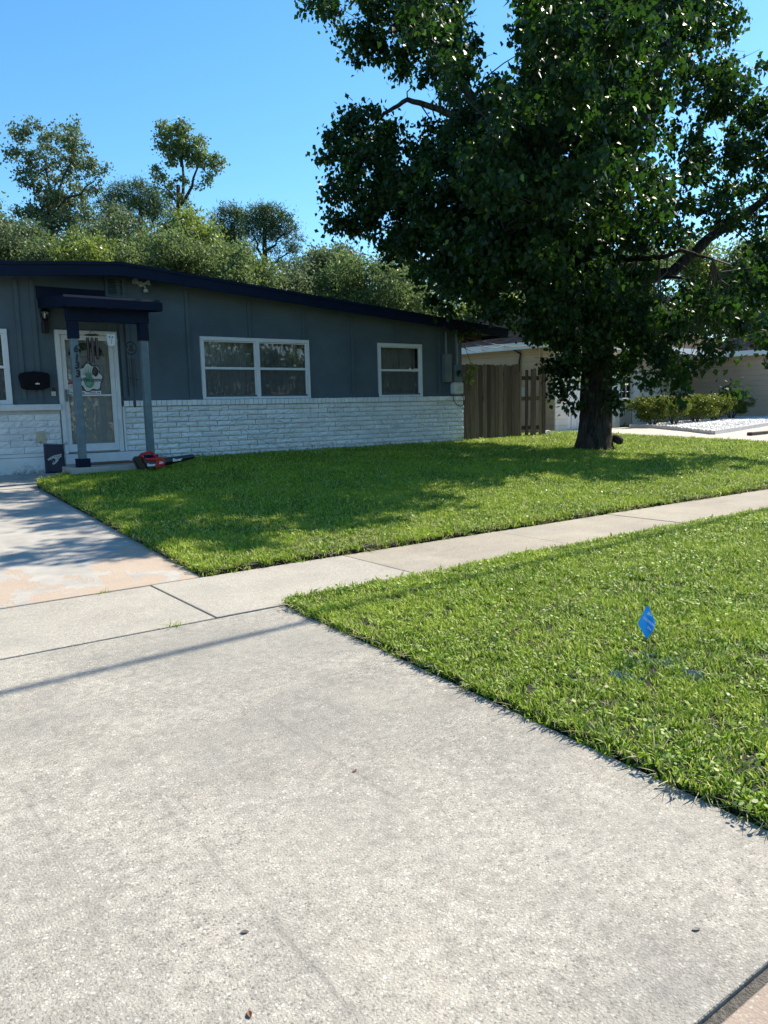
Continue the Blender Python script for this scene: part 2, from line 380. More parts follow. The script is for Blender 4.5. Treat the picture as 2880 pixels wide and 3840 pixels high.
def grass_mat(name, a, b, c, tip):
    t = NT(name); r = t.attr('rnd'); o = t.obj_random()
    col = t.ramp(t.math('FRACT', t.math('ADD', r, o)), [(0, a), (.45, b), (.88, c), (.94, tip), (1, tip)])
    pn = t.noise(t.world(), 1.1, 3); col = t.mix(t.ramp(pn, [(.40, 0), (.72, .55)]), col, c)
    t.color(col).rough(.5, .22)
    tr = t.n.new('ShaderNodeBsdfTranslucent'); hsv = t.n.new('ShaderNodeHueSaturation'); hsv.inputs['Value'].default_value = 1.5; hsv.inputs['Saturation'].default_value = .92
    t.l.new(col, hsv.inputs['Color']); t.l.new(hsv.outputs[0], tr.inputs['Color'])
    mx = t.n.new('ShaderNodeMixShader'); mx.inputs[0].default_value = .25
    t.l.new(t.b.outputs[0], mx.inputs[1]); t.l.new(tr.outputs[0], mx.inputs[2]); t.l.new(mx.outputs[0], t.o.inputs['Surface'])
    return t.m
mat['grass'] = grass_mat('grass_blade', (.020, .055, .008), (.165, .29, .018), (.41, .505, .042), (.56, .52, .24))
mat['weed'] = grass_mat('lawn_weed_leaf', (.09, .19, .02), (.19, .31, .03), (.27, .37, .05), (.40, .42, .26))
mat['straw'] = grass_mat('dead_grass', (.34, .29, .15), (.44, .40, .25), (.30, .27, .14), (.5, .47, .36))
mat['bluegrass'] = grass_mat('paint_marked_grass', (.01, .07, .11), (.02, .16, .30), (.03, .10, .10), (.25, .45, .75))

def glass(name, tint=.9, refl=1.0):
    t = NT(name); t.n.remove(t.b)
    g = t.n.new('ShaderNodeBsdfGlossy'); g.inputs['Roughness'].default_value = .02
    tr = t.n.new('ShaderNodeBsdfTransparent'); tr.inputs[0].default_value = (tint, tint, tint, 1)
    fr = t.n.new('ShaderNodeFresnel'); fr.inputs[0].default_value = 1.5
    f = t.math('ADD', t.math('MULTIPLY', fr.outputs[0], 1.1*refl), .02, True)
    mx = t.n.new('ShaderNodeMixShader'); t.l.new(f, mx.inputs[0]); t.l.new(tr.outputs[0], mx.inputs[1]); t.l.new(g.outputs[0], mx.inputs[2])
    t.l.new(mx.outputs[0], t.o.inputs['Surface']); return t.m
mat['glass'] = glass('window_glass')
def screen():
    t = NT('insect_screen'); tr = t.n.new('ShaderNodeBsdfTransparent')
    t.color((.10, .11, .11)).rough(.8)
    mx = t.n.new('ShaderNodeMixShader'); mx.inputs[0].default_value = .5
    t.l.new(tr.outputs[0], mx.inputs[1]); t.l.new(t.b.outputs[0], mx.inputs[2]); t.l.new(mx.outputs[0], t.o.inputs['Surface']); return t.m
mat['screen'] = screen()
def shingle():
    t = NT('brown_shingle'); w = t.world(); r = t.attr('rnd')
    c = t.ramp(r, [(0, (.07, .045, .04)), (.4, (.135, .085, .072)), (.7, (.10, .085, .08)), (1, (.19, .125, .105))])
    t.color(t.mix(t.ramp(t.noise(w, 40, 3), [(.4, 0), (.7, .5)]), c, (.06, .05, .048))).rough(.95, .15).bump(t.noise(w, 120, 2), .5, .004); return t.m
mat['shingle'] = shingle()

# ------------------------------------------------------------------ terrain
SW0, SW1 = 4.865, 6.19            # sidewalk near and far edge
WALL = 14.0                        # front wall plane of the house
def zl(x, y):
    """height of the lawns: level at the street, rising towards the houses"""
    if y <= SW1: z = 0.04
    elif y >= WALL: z = .57
    else:
        s = (y-SW1)/(WALL-SW1); z = .05 + .52*s
    if y > 10 and x > 20: z += .013*(min(x, 34)-20)*min(1, (y-10)/4)
    return z
def zd(y): return 0.0 if y <= SW1 else min(.47, .002+(y-SW1)*.06)

g = MB()
xs = [-120, -60, -25, -8, 0, 2.5, 6, 10, 14, 18, 22, 28, 34, 45, 70, 120, 260]
ys = [-60, -20, -4, .8, 3, SW0, SW1, 8, 10, 12, WALL, 17, 25, 45, 80, 140, 300]
for y in ys:
    for x in xs:
        g.v.append((x, y, (min(zl(x, y), zd(y) if x < 2.5 else 9) if y > SW1 else -.02) - .11))
for j in range(len(ys)-1):
    for i in range(len(xs)-1):
        a = j*len(xs)+i; g.f.append((a, a+1, a+1+len(xs), a+len(xs)))
tag(g.build('ground', mat['farground'], smooth=True), kind='structure')

# street, gutter
tag(MB().box(-80, 120, -9, .40, -.10, -.022).build('road', mat['asphalt']), kind='structure')
gut = tag(empty('gutter', (0, 0, 0)), kind='structure')
MB().box(-60, 100, .40, .873, -.115, -.016).build('gutter_grit', mat['grit'], gut)
gx = -12.0
while gx < 60:
    w_ = 3.05
    MB().box(gx+.012, gx+w_-.012, .40, .845, -.10, -.006, .006).build('gutter_slab', mat['gutterpink'], gut); gx += w_
# apron of the drive between street and sidewalk
apron_edge = [(2.35, .875), (2.385, 1.18), (2.46, 2.28), (2.54, 3.5), (2.61, SW0-.018)]
tag(MB().prism([(-3.6, .875)] + apron_edge + [(-3.6, SW0-.018)], 'z', -.12, 0.0).build('driveway_apron', mat['apron'], bevel=.006), kind='structure')
tag(MB().box(-3.6, 2.62, SW0-.02, SW0+.03, -.12, -.022).build('expansion_joint', mat['joint']), kind='structure')
# sidewalk slabs
sw = tag(empty('sidewalk', (0, 0, 0)), kind='structure')
jx = [-5.6, -3.7, -1.82, .12, 2.09, 3.99, 6.03, 8.0, 9.95, 11.9, 13.9, 15.85, 17.8, 19.8, 21.8, 23.8, 25.8, 27.8, 29.8, 33.8]
for i in range(len(jx)-1):
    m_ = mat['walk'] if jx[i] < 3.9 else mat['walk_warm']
    dz = random.uniform(-.004, .004)
    MB().box(jx[i]+.006, jx[i+1]-.006, SW0+.016, SW1-.01, -.12, .002+dz).build('slab', m_, sw, bevel=.006)
MB().box(-5.6, 34, SW0+.05, SW1-.03, -.12, -.035).build('slab_bed', mat['joint'], sw)
# driveway
dv = tag(empty('driveway', (0, 0, 0)), kind='structure')
def drive_slab(y0, y1, x0=-3.6, x1=2.55):
    b = MB(); n = 8
    for y in (y0, y1):
        pass
    P = [(x0, y0, zd(y0)-.12), (x1, y0, zd(y0)-.12), (x1, y1, zd(y1)-.12), (x0, y1, zd(y1)-.12), (x0, y0, zd(y0)), (x1, y0, zd(y0)), (x1, y1, zd(y1)), (x0, y1, zd(y1))]
    b.add(P, [(0,3,2,1),(4,5,6,7),(0,1,5,4),(1,2,6,5),(2,3,7,6),(3,0,4,7)])
    return b.build('slab', mat['drive'], dv, bevel=.008)
for y0, y1 in ((SW1+.014, 9.88), (9.90, 12.28)): drive_slab(y0, y1)
b = MB(); P2 = [(-3.6, 12.30), (2.6, 12.30), (3.15, 13.0), (3.15, 13.99), (-3.6, 13.99)]
b.add([(x, y, zd(y)-.12) for x, y in P2] + [(x, y, zd(y)+.004) for x, y in P2], [(4,3,2,1,0),(5,6,7,8,9)] + [(i,(i+1)%5,5+(i+1)%5,5+i) for i in range(5)])
b.build('slab', mat['drive'], dv)
MB().box(-3.6, 2.5, SW1-.02, SW1+.03, -.12, -.014).build('slab_joint', mat['joint'], dv)

# lawns: turf sheets with a cut edge
def turf(name, polys):
    b = MB()
    for poly, z0 in polys:
        n = len(poly); P = [(x, y, zl(x, y)-z0) for x, y in poly]
        b.add([(x, y, z-.16) for x, y, z in P] + P, [tuple(range(n))[::-1], tuple(range(n, 2*n))] + [(i, (i+1) % n, n+(i+1) % n, n+i) for i in range(n)])
    return tag(b.build(name, mat['soil']), kind='structure')
def strips(x0, x1, ys_, dx=2.0):
    out = []
    for a, c in zip(ys_[:-1], ys_[1:]):
        x = x0
        while x < x1-1e-6:
            e = min(x+dx, x1); out.append(([(x, a), (e, a), (e, c), (x, c)], .012)); x = e
    return out
# neighbour path edges (left edge runs from the garage down to the street)
NP = [(17.4, 14.6), (17.75, 13.5), (19.2, 10.3), (20.6, 7.2), (21.0, SW1+.02)]
def np_left(y):
    pts = NP[::-1]
    for (xa, ya), (xb, yb) in zip(pts[:-1], pts[1:]):
        if ya <= y <= yb: return xa + (xb-xa)*(y-ya)/(yb-ya)
    return 17.4 if y > 14 else 21.0
cells = []
yy = [SW1+.012, 8, 10, 12, 13, WALL-.02]
for a, c in zip(yy[:-1], yy[1:]):
    x = 2.56 if c <= 12.31 else 3.2
    while x < min(np_left(a), np_left(c))-.01:
        e = x+2.0
        if e >= min(np_left(a), np_left(c)): cells.append(([(x, a), (np_left(a), a), (np_left(c), c), (x, c)], .012)); break
        cells.append(([(x, a), (e, a), (e, c), (x, c)], .012)); x = e
cells.append(([(2.56, 12), (3.2, 12), (3.2, 13), (3.16, 13), (2.56, 12.3)], .012))
cells.append(([(12.65, WALL-.02), (17.4, WALL-.02), (17.6, 16.2), (12.65, 16.2)], .012))
turf('front_lawn', cells)
turf('verge', [([(2.37, .885), (40, .885), (40, SW0+.012), (2.63, SW0+.012), (2.56, 3.5), (2.48, 2.28), (2.405, 1.18)], .012)])
turf('neighbour_lawn', strips(23.2, 60, [SW1+.02, 8, 10, 11.6], 4.0))

# ------------------------------------------------------------------ grass (geometry nodes: tufts instanced on points)
def tuft_mesh(name, n, spread, h, w, mt, lean=.55, seg=3, seed=0, flat=0.0):
    r = np.random.default_rng(seed); V = []; F = []; A = []
    for i in range(n):
        a = r.uniform(0, 2*math.pi); rr = spread*math.sqrt(r.uniform()); bx, by = rr*math.cos(a), rr*math.sin(a)
        d = r.uniform(0, 2*math.pi); hh = h*r.uniform(.55, 1.15); ww = w*r.uniform(.7, 1.2); ln = lean*r.uniform(.25, 1.3)
        px_, py_ = -math.sin(d), math.cos(d); base = len(V); tw = r.uniform(-.5, .5)
        for k in range(seg+1):
            t = k/seg; out = hh*ln*(t**1.6); zz = hh*(t - flat*t*t)*(1-.25*ln*t)
            wk = ww*(.75+.5*t if t < .5 else 1.0)*(1-t**3)*.5 + .0003
            cx, cy = bx+math.cos(d)*out, by+math.sin(d)*out
            V += [(cx-px_*wk, cy-py_*wk, zz-.005+tw*wk), (cx+px_*wk, cy+py_*wk, zz-.005-tw*wk)]
        rv = r.uniform()
        for k in range(seg): F.append((base+2*k, base+2*k+1, base+2*k+3, base+2*k+2)); A.append(rv)
    return np_mesh(name, V, F, mt, {'rnd': ('FACE', A)})
def weed_mesh(name, n, mt, seed):
    r = np.random.default_rng(seed); V = []; F = []; A = []
    for i in range(n):
        c = np.array([r.normal(0, .04), r.normal(0, .04), r.uniform(.025, .05)]); R = r.uniform(.007, .014); nrm = np.array([r.normal(0, .4), r.normal(0, .4), 1]); nrm /= np.linalg.norm(nrm)
        u = np.cross(nrm, [0, 1, .1]); u /= np.linalg.norm(u); v = np.cross(nrm, u); base = len(V)
        for k in range(6):
            t = 2*math.pi*k/6; V.append(c + R*(u*math.cos(t)*r.uniform(.85, 1.2)+v*math.sin(t)*.85))
        F.append(tuple(range(base, base+6))); A.append(r.uniform())
    return np_mesh(name, V, F, mt, {'rnd': ('FACE', A)})

def proto(name, mesh):
    return bpy.data.objects.new(name, mesh)        # never linked to the scene: only instanced

def instancer(name, protos, P, rot, scl, idx, base_mat):
    """a mesh of points that carries one instance of a prototype on each"""
    m = bpy.data.meshes.new(name); m.vertices.add(len(P)); m.vertices.foreach_set('co', np.asarray(P, np.float32).ravel()); m.update()
    a = m.attributes.new('rot', 'FLOAT_VECTOR', 'POINT'); a.data.foreach_set('vector', np.asarray(rot, np.float32).ravel())
    a = m.attributes.new('scl', 'FLOAT', 'POINT'); a.data.foreach_set('value', np.asarray(scl, np.float32))
    a = m.attributes.new('idx', 'INT', 'POINT'); a.data.foreach_set('value', np.asarray(idx, np.int32))
    o = link(name, m)
    ng = bpy.data.node_groups.new(name, 'GeometryNodeTree')
    ng.interface.new_socket('Geometry', in_out='INPUT', socket_type='NodeSocketGeometry'); ng.interface.new_socket('Geometry', in_out='OUTPUT', socket_type='NodeSocketGeometry')
    N = ng.nodes; L = ng.links; gi = N.new('NodeGroupInput'); go = N.new('NodeGroupOutput'); jn = N.new('GeometryNodeJoinGeometry')
    def nat(nm, ty):
        q = N.new('GeometryNodeInputNamedAttribute'); q.data_type = ty; q.inputs['Name'].default_value = nm; return q.outputs[0]
    R_ = nat('rot', 'FLOAT_VECTOR'); S_ = nat('scl', 'FLOAT'); I_ = nat('idx', 'INT')
    for k, p in enumerate(protos):
        oi = N.new('GeometryNodeObjectInfo'); oi.inputs['Object'].default_value = p; oi.inputs['As Instance'].default_value = True
        cm = N.new('FunctionNodeCompare'); cm.data_type = 'INT'; cm.operation = 'EQUAL'
        L.new(I_, cm.inputs[2]); cm.inputs[3].default_value = k
        ip = N.new('GeometryNodeInstanceOnPoints')
        L.new(gi.outputs[0], ip.inputs['Points']); L.new(cm.outputs[0], ip.inputs['Selection']); L.new(oi.outputs['Geometry'], ip.inputs['Instance'])
        er = N.new('FunctionNodeEulerToRotation'); L.new(R_, er.inputs[0]); L.new(er.outputs[0], ip.inputs['Rotation']); L.new(S_, ip.inputs['Scale'])
        L.new(ip.outputs[0], jn.inputs[0])
    L.new(jn.outputs[0], go.inputs[0])
    md = o.modifiers.new('tufts', 'NODES'); md.node_group = ng
    return o

tufts = [proto('tuft', tuft_mesh('tuft', 17, .05, .052, .0090, mat['grass'], .8, seed=s)) for s in range(5)]
tufts += [proto('weed', weed_mesh('weed', 9, mat['weed'], 40+s)) for s in range(2)]
tufts += [proto('straw', tuft_mesh('straw', 6, .06, .07, .0035, mat['straw'], 1.7, seed=60, flat=.8))]
tufts += [proto('paint', tuft_mesh('paint', 16, .04, .05, .006, mat['bluegrass'], .8, seed=70))]
tufts += [proto('long', tuft_mesh('long', 9, .02, .085, .006, mat['grass'], .7, seed=80))]

def in_poly(x, y, poly):
    c = np.zeros(len(x), bool); n = len(poly)
    for i in range(n):
        x1, y1 = poly[i]; x2, y2 = poly[(i+1) % n]
        if y1 == y2: continue
        k = ((y1 > y) != (y2 > y)) & (x < (x2-x1)*(y-y1)/(y2-y1)+x1); c ^= k
    return c
def scatter(poly, dens, dmax, straw=.05, weed=.08, mow=1.0):
    xs_ = [p[0] for p in poly]; ys_ = [p[1] for p in poly]
    A = (max(xs_)-min(xs_))*(max(ys_)-min(ys_)); n = int(A*dens)
    x = rng.uniform(min(xs_), max(xs_), n); y = rng.uniform(min(ys_), max(ys_), n); k = in_poly(x, y, poly); x, y = x[k], y[k]
    d = np.hypot(x, y)
    keep = (d < dmax) & (rng.uniform(size=len(d)) < np.clip(7.0/d, .16, 1))
    x, y, d = x[keep], y[keep], d[keep]
    az = np.arctan2(x, y); keep = (az > rad(-4)) & (az < rad(76)); x, y, d = x[keep], y[keep], d[keep]
    z = np.array([zl(a, c) for a, c in zip(x, y)]) - .012
    s = np.clip(np.sqrt(d/6.0), .9, 1.9)*rng.uniform(.75, 1.2, len(x))*mow
    pn = np.array([noise.noise((a*1.3, c*1.3, 3.1)) for a, c in zip(x, y)])
    s *= 1+.22*pn
    u = rng.uniform(size=len(x)); sv = straw*(1+2.5*np.clip(np.array([noise.noise((a*.8, c*2.2, 9.0)) for a, c in zip(x, y)]), 0, 1)); 
    sv = sv*np.where((y > SW1) & (y < SW1+.9), 2.4, 1.0)
    idx = rng.integers(0, 5, len(x)); idx[u < sv] = 7; wsel = (u > 1-weed*np.clip(8/d, .2, 1.2)); idx[wsel] = 5+rng.integers(0, 2, wsel.sum())
    idx[(u > .5) & (u < .508)] = 9
    rot = np.stack([rng.normal(0, .14, len(x)), rng.normal(0, .14, len(x)), rng.uniform(0, 6.28, len(x))], 1)
    return np.stack([x, y, z], 1), rot, s, idx
VERGE = [(2.375, .9), (30, .9), (30, SW0+.03), (2.63, SW0+.03), (2.56, 3.5), (2.48, 2.28), (2.405, 1.18)]
P, R_, S_, I_ = scatter(VERGE, 720, 26, .08, .07, .9)
# blue marking paint sprayed round the flag
for cx, cy, rr in ((3.45, 2.36, .10), (3.09, 2.30, .08), (3.40, 2.11, .08)):
    k = (np.hypot(P[:, 0]-cx, P[:, 1]-cy) < rr) & (rng.uniform(size=len(P)) < .3); I_[k] = 8
tag(instancer('verge_grass', tufts, P, R_, S_, I_, None), 'mown green grass with clover leaves filling the verge beside the street', 'grass', kind='stuff')
LAWN = [(2.57, SW1+.03), (21.0, SW1+.03), (20.6, 7.2), (19.2, 10.3), (17.75, 13.5), (17.5, 16), (12.66, 16), (12.66, WALL-.06), (4.55, WALL-.06), (4.55, 12.62), (3.2, 12.62), (3.2, 13.0), (2.6, 12.3)]
P, R_, S_, I_ = scatter(LAWN, 900, 30, .10, .03, .92)
tag(instancer('lawn_grass', tufts, P, R_, S_, I_, None), 'mown green grass covering the front lawn under the big tree', 'grass', kind='stuff')
# ragged longer blades along the cut edges
E_ = []
def edge(pts, step):
    for (xa, ya), (xb, yb) in zip(pts[:-1], pts[1:]):
        n = int(math.hypot(xb-xa, yb-ya)/step)
        for i in range(n):
            t = (i+random.random())/n; E_.append((xa+(xb-xa)*t+random.gauss(0, .014), ya+(yb-ya)*t+random.gauss(0, .014)))
edge([(2.40, 1.0), (2.425, 1.18), (2.50, 2.28), (2.58, 3.5), (2.645, SW0-.02)], .007)
edge([(2.65, SW0+.0), (16, SW0+.0)], .03)
edge([(2.60, SW1+.03), (20, SW1+.03)], .018)
edge([(2.585, 12.3), (2.585, SW1+.05)], .014)
edge([(4.6, WALL-.06), (12.6, WALL-.06)], .06)
E_ = np.array(E_); EZ = np.array([zl(a, c) for a, c in E_])-.012-rng.uniform(0, .05, len(E_))
n = len(E_)
tag(instancer('edge_grass', tufts, np.column_stack([E_, EZ]), np.stack([rng.normal(0, .35, n), rng.normal(0, .35, n), rng.uniform(0, 6.28, n)], 1), rng.uniform(.65, 1.05, n), np.where(rng.uniform(size=n) < .06, 9, np.where(rng.uniform(size=n) < .30, 7, rng.integers(0, 5, n))), None),
    'uneven longer grass along the trimmed lawn edges', 'grass', kind='stuff')

# ------------------------------------------------------------------ the house
RIDGE_X, RIDGE_Z, PITCH_R = 4.42, 3.97, .081
def roof_z(x): return RIDGE_Z - PITCH_R*abs(x-RIDGE_X)
house = tag(empty('house', (4.4, WALL, .45)), 'grey-blue single-storey house with navy roof edge and white brick base', 'house')
HO = Vector((-4.4, -WALL, -.45))
def hp(b, name, m, parent=None, smooth=False, bevel=0.0):
    """a house part, modelled in world coordinates"""
    o = b.build(name, m, parent or house, smooth=smooth, bevel=bevel)
    if parent is None: o.location = HO
    return o
opens = [(.60, 2.60, 1.64, 2.82), (3.44, 4.35, .74, 2.80), (6.01, 8.305, 1.67, 2.80), (10.15, 11.305, 1.67, 2.80)]
w = MB()
br = sorted({-6.0, 12.56, RIDGE_X} | {v for o in opens for v in o[:2]})
for xa, xb in zip(br[:-1], br[1:]):
    mid = (xa+xb)/2; op = [o for o in opens if o[0] <= mid <= o[1]]
    za, zb = roof_z(xa)-.08, roof_z(xb)-.08; y0, y1 = WALL, WALL+.13
    lo = 1.50
    if op:
        if op[0][2] > lo: w.prism([(xa, lo), (xb, lo), (xb, op[0][2]), (xa, op[0][2])], 'y', y0, y1)
        w.prism([(xa, op[0][3]), (xb, op[0][3]), (xb, zb), (xa, za)], 'y', y0, y1)
    else: w.prism([(xa, lo), (xb, lo), (xb, zb), (xa, za)], 'y', y0, y1)
w.box(12.44, 12.56, WALL+.132, 26, .35, 3.22)            # right side wall
w.box(-6, 12.56, 26.0, 26.12, .35, 3.3); w.box(-6.12, -6.0, WALL, 26, .35, 3.3)
hp(w, 'wall', mat['siding'])
fl = MB().box(-6, 12.43, WALL+.14, 26, .42, .5); fl.box(-6, 12.43, WALL+2.4, WALL+2.45, .5, 3.3); hp(fl, 'floor', mat['shade_room'])  # floor plus a near-black sheet for the dim depth behind the windows
# battens every four feet, stopped by the windows
for x, z0, z1 in ((1.9+1.17, 1.62, 9), (4.50, 1.70, 9), (4.61, 1.70, 9), (5.745, 1.66, 9), (7.02, 2.86, 9), (8.235, 2.86, 9), (9.435, 1.70, 9), (10.64, 2.86, 9), (11.88, 1.70, 9), (1.6, 2.86, 9), (2.82, 1.7, 9)):
    hp(MB().box(x-.034, x+.034, WALL-.034, WALL-.002, z0, roof_z(x)-.20), 'batten', mat['siding'])
hp(MB().box(4.50, 12.52, WALL-.020, WALL-.003, 1.665, 1.74), 'bottom_rail', mat['siding'])
hp(MB().box(2.70, 3.36, WALL-.020, WALL-.003, 1.625, 1.69), 'bottom_rail', mat['siding'])
hp(MB().box(12.46, 12.575, WALL-.022, WALL-.003, 1.745, 3.2), 'corner_board', mat['siding'])
# roof: two shallow slopes, fascia, rafter tails
YF = 13.5
for s, xe in ((1, 13.66), (-1, -7.0)):
    r = MB(); z0, z1 = RIDGE_Z-.01, roof_z(xe)-.01
    r.prism([(RIDGE_X, z0), (xe, z1), (xe, z1-.09), (RIDGE_X, z0-.09)], 'y', YF+.045, 27)
    hp(r, 'roof_slope', mat['roofing'])
    r = MB().prism([(RIDGE_X, RIDGE_Z), (xe, roof_z(xe)), (xe, roof_z(xe)-.195), (RIDGE_X, RIDGE_Z-.21)], 'y', YF, YF+.04)
    fb = hp(r, 'fascia_board', mat['navy'])
    r = MB().prism([(RIDGE_X, RIDGE_Z+.016), (xe+s*.02, roof_z(xe)+.016), (xe+s*.02, roof_z(xe)-.035), (RIDGE_X, RIDGE_Z-.035)], 'y', YF-.02, YF-.002)
    r.build('drip_edge', mat['navy'], fb)
hp(MB().prism([(13.62, 3.22), (13.66, 3.22), (13.66, 3.04), (13.62, 3.05)], 'y', YF+.045, 27), 'fascia_board', mat['navy'])
for i in range(8):
    y = WALL+.35+i*.6
    hp(MB().prism([(12.6, roof_z(12.6)-.103), (13.6, roof_z(13.6)-.103), (13.6, roof_z(13.6)-.20), (12.6, roof_z(12.6)-.23)], 'y', y, y+.045), 'rafter_tail', mat['timber'])

# split-face painted bricks: a few shared meshes
def brick_mesh(L, H, seed, rough=.008, deep=.055, m=None):
    r = np.random.default_rng(seed); nx, nz = 8, 3; V = []; F = []
    for j in range(nz+1):
        for i in range(nx+1):
            ed = i in (0, nx) or j in (0, nz)
            y = -.012 + r.normal(0, rough*(.35 if ed else 1.0)) - (0 if ed else .008)
            V.append((L*i/nx + (0 if i in (0, nx) else r.normal(0, .008)), y, H*j/nz + (0 if j in (0, nz) else r.normal(0, .006))))
    for j in range(nz):
        for i in range(nx): a = j*(nx+1)+i; F.append((a, a+1, a+nx+2, a+nx+1))
    ring = [i for i in range(nx+1)] + [j*(nx+1)+nx for j in range(1, nz+1)] + [nz*(nx+1)+i for i in range(nx-1, -1, -1)] + [j*(nx+1) for j in range(nz-1, 0, -1)]
    b = len(V)
    for k in ring: V.append((V[k][0], deep, V[k][2]))
    n = len(ring)
    for k in range(n): F.append((ring[k], b+k, b+(k+1) % n, ring[(k+1) % n]))
    me = bpy.data.meshes.new('brick'); me.from_pydata(V, [], F); me.materials.append(m or mat['brick']); me.update()
    return me
BL, BH = .407, .0985
bm_full = [brick_mesh(BL-.014, BH-.014, s) for s in range(10)]
hp(MB().box(4.43, 12.56, 13.958, 14.02, .38, 1.56), 'mortar_wall', mat['mortar'])
hp(MB().box(12.50, 12.57, 14.02, 26, .38, 1.56), 'mortar_wall', mat['mortar'])
row = 0; z = 1.548-BH
while z > .42:
    x = 4.45; first = True; off = (0, .5, .12, .62)[row % 4] + random.uniform(-.06, .06)
    while x < 12.575-.03:
        L = BL*(1-off % 1.0) if first else BL
        if L < .1: L += BL
        L = min(L, 12.578-x)
        if 12.578-(x+L) < .09: L = 12.578-x
        o = link('brick', random.choice(bm_full), house, Vector((x+.007, 13.940+random.gauss(0, .005), z+.007))+HO)
        o.scale = ((L-.014)/(BL-.014), 1, 1)
        if random.random() < .5:
            o.scale = (-(L-.014)/(BL-.014), 1, 1); o.location.x += L-.014
        x += L; first = False
    row += 1; z -= BH
# rowlock ledge bricks
lm = MB().box(0, .088, -.115, .0, 0, .10, .004).mesh('ledge_brick', mat['brick'])
x = 4.44
while x < 12.56:
    link('ledge_brick', lm, house, Vector((x, WALL-.004+random.gauss(0, .0015), 1.556+random.gauss(0, .0015)))+HO); x += .098
hp(MB().box(4.44, 12.58, 13.90, 13.99, 1.557, 1.648), 'mortar_ledge', mat['mortar'])
# left of the door: older smoother bricks on a painted foundation
hp(MB().box(-6, 3.36, 13.965, 14.02, .36, 1.52), 'mortar_wall', mat['mortar'])
hp(MB().box(-6, 3.365, 13.90, 14.0, .38, .735), 'foundation', mat['found'], bevel=.008)
hp(MB().box(-6, 3.365, 13.915, 13.96, .742, .80, .004), 'sill_course', mat['found'])
bm_old = [brick_mesh(.395, .098, 30+s, .0045, .05, mat['brick_old']) for s in range(6)]
hz = (1.505-.805)/6.5; row = 0; z = .806
while z < 1.45:
    x = 3.352 - (0 if row % 2 else .2); e = 3.352
    hh = min(hz, 1.512-z)
    while e > .3:
        L = e-x; o = link('brick', random.choice(bm_old), house, Vector((x+.004, 13.955, z+.003))+HO); o.scale = ((L-.007)/.395, 1, (hh-.006)/.098)
        e = x; x -= .405
    row += 1; z += hz
hp(MB().box(.2, 3.365, 13.87, 13.998, 1.515, 1.617, .006), 'ledge', mat['brick_old'])

def window(x0, x1, z0, z1, bays, tone):
    t = .062; y0 = WALL-.045
    f = MB()
    f.box(x0, x1, y0, WALL+.06, z1-t*1.15, z1, .004); f.box(x0, x1, y0, WALL+.06, z0, z0+t*.7, .004)
    f.box(x0, x0+t, y0+.002, WALL+.06, z0+t*.71, z1-t*1.16); f.box(x1-t, x1, y0+.002, WALL+.06, z0+t*.71, z1-t*1.16)
    bw = (x1-x0-2*t)/bays; zm = (z0+z1)/2
    for k in range(1, bays): f.box(x0+t+bw*k-.04, x0+t+bw*k+.04, y0+.004, WALL+.06, z0+t*.71, z1-t*1.16)
    w_ = hp(f, 'window', mat['white'])
    for k in range(bays):
        xa = x0+t+bw*k+(.04 if k else 0); xb = x0+t+bw*(k+1)-(.04 if k < bays-1 else 0)
        MB().box(xa, xb, WALL-.022, WALL+.02, zm-.022, zm+.022).build('meeting_rail', mat['white'], w_)
        s = MB(); s.box(xa, xa+.022, WALL-.015, WALL+.02, zm+.023, z1-t*1.17); s.box(xb-.022, xb, WALL-.015, WALL+.02, zm+.023, z1-t*1.17); s.box(xa+.0225, xb-.0225, WALL-.013, WALL+.02, z1-t*1.17-.022, z1-t*1.17)
        s.box(xa, xa+.02, WALL-.008, WALL+.03, z0+t*.71, zm-.023); s.box(xb-.02, xb, WALL-.008, WALL+.03, z0+t*.71, zm-.023); s.box(xa+.0205, xb-.0205, WALL-.006, WALL+.03, z0+t*.71, z0+t*.71+.03)
        s.build('sash', mat['white'], w_)
        MB().box(xa+.02, xb-.02, WALL+.004, WALL+.009, zm+.02, z1-t*1.17-.02).build('pane', mat['glass'], w_)
        MB().box(xa+.018, xb-.018, WALL+.022, WALL+.027, z0+t*.71+.03, zm-.02).build('pane', mat['glass'], w_)
        q = MB().add([(xa+.018, WALL+.012, z0+t*.71+.03), (xb-.018, WALL+.012, z0+t*.71+.03), (xb-.018, WALL+.012, zm-.022), (xa+.018, WALL+.012, zm-.022)], [(0, 1, 2, 3)])
        q.build('insect_screen', mat['screen'], w_)
        # pleated curtain
        nC = 90; V = []; F = []
        for i in range(nC+1):
            u = i/nC; xx = xa-.03+(xb-xa+.06)*u; yy_ = WALL+.20+.028*math.sin(u*41+k*2)+.012*math.sin(u*97+1)
            V += [(xx, yy_, z0-.05), (xx, yy_+.004*math.sin(u*30), z1+.02)]
        for i in range(nC): F.append((2*i, 2*i+2, 2*i+3, 2*i+1))
        MB().add(V, F).build('curtain', tone[k % len(tone)], w_, smooth=True)
    return w_
window(5.97, 8.345, 1.663, 2.842, 2, [mat['curtain'], mat['curtain_dark']])
window(10.11, 11.345, 1.663, 2.842, 1, [mat['curtain_pale']])
window(.55, 2.635, 1.62, 2.842, 2, [mat['curtain_dark']])

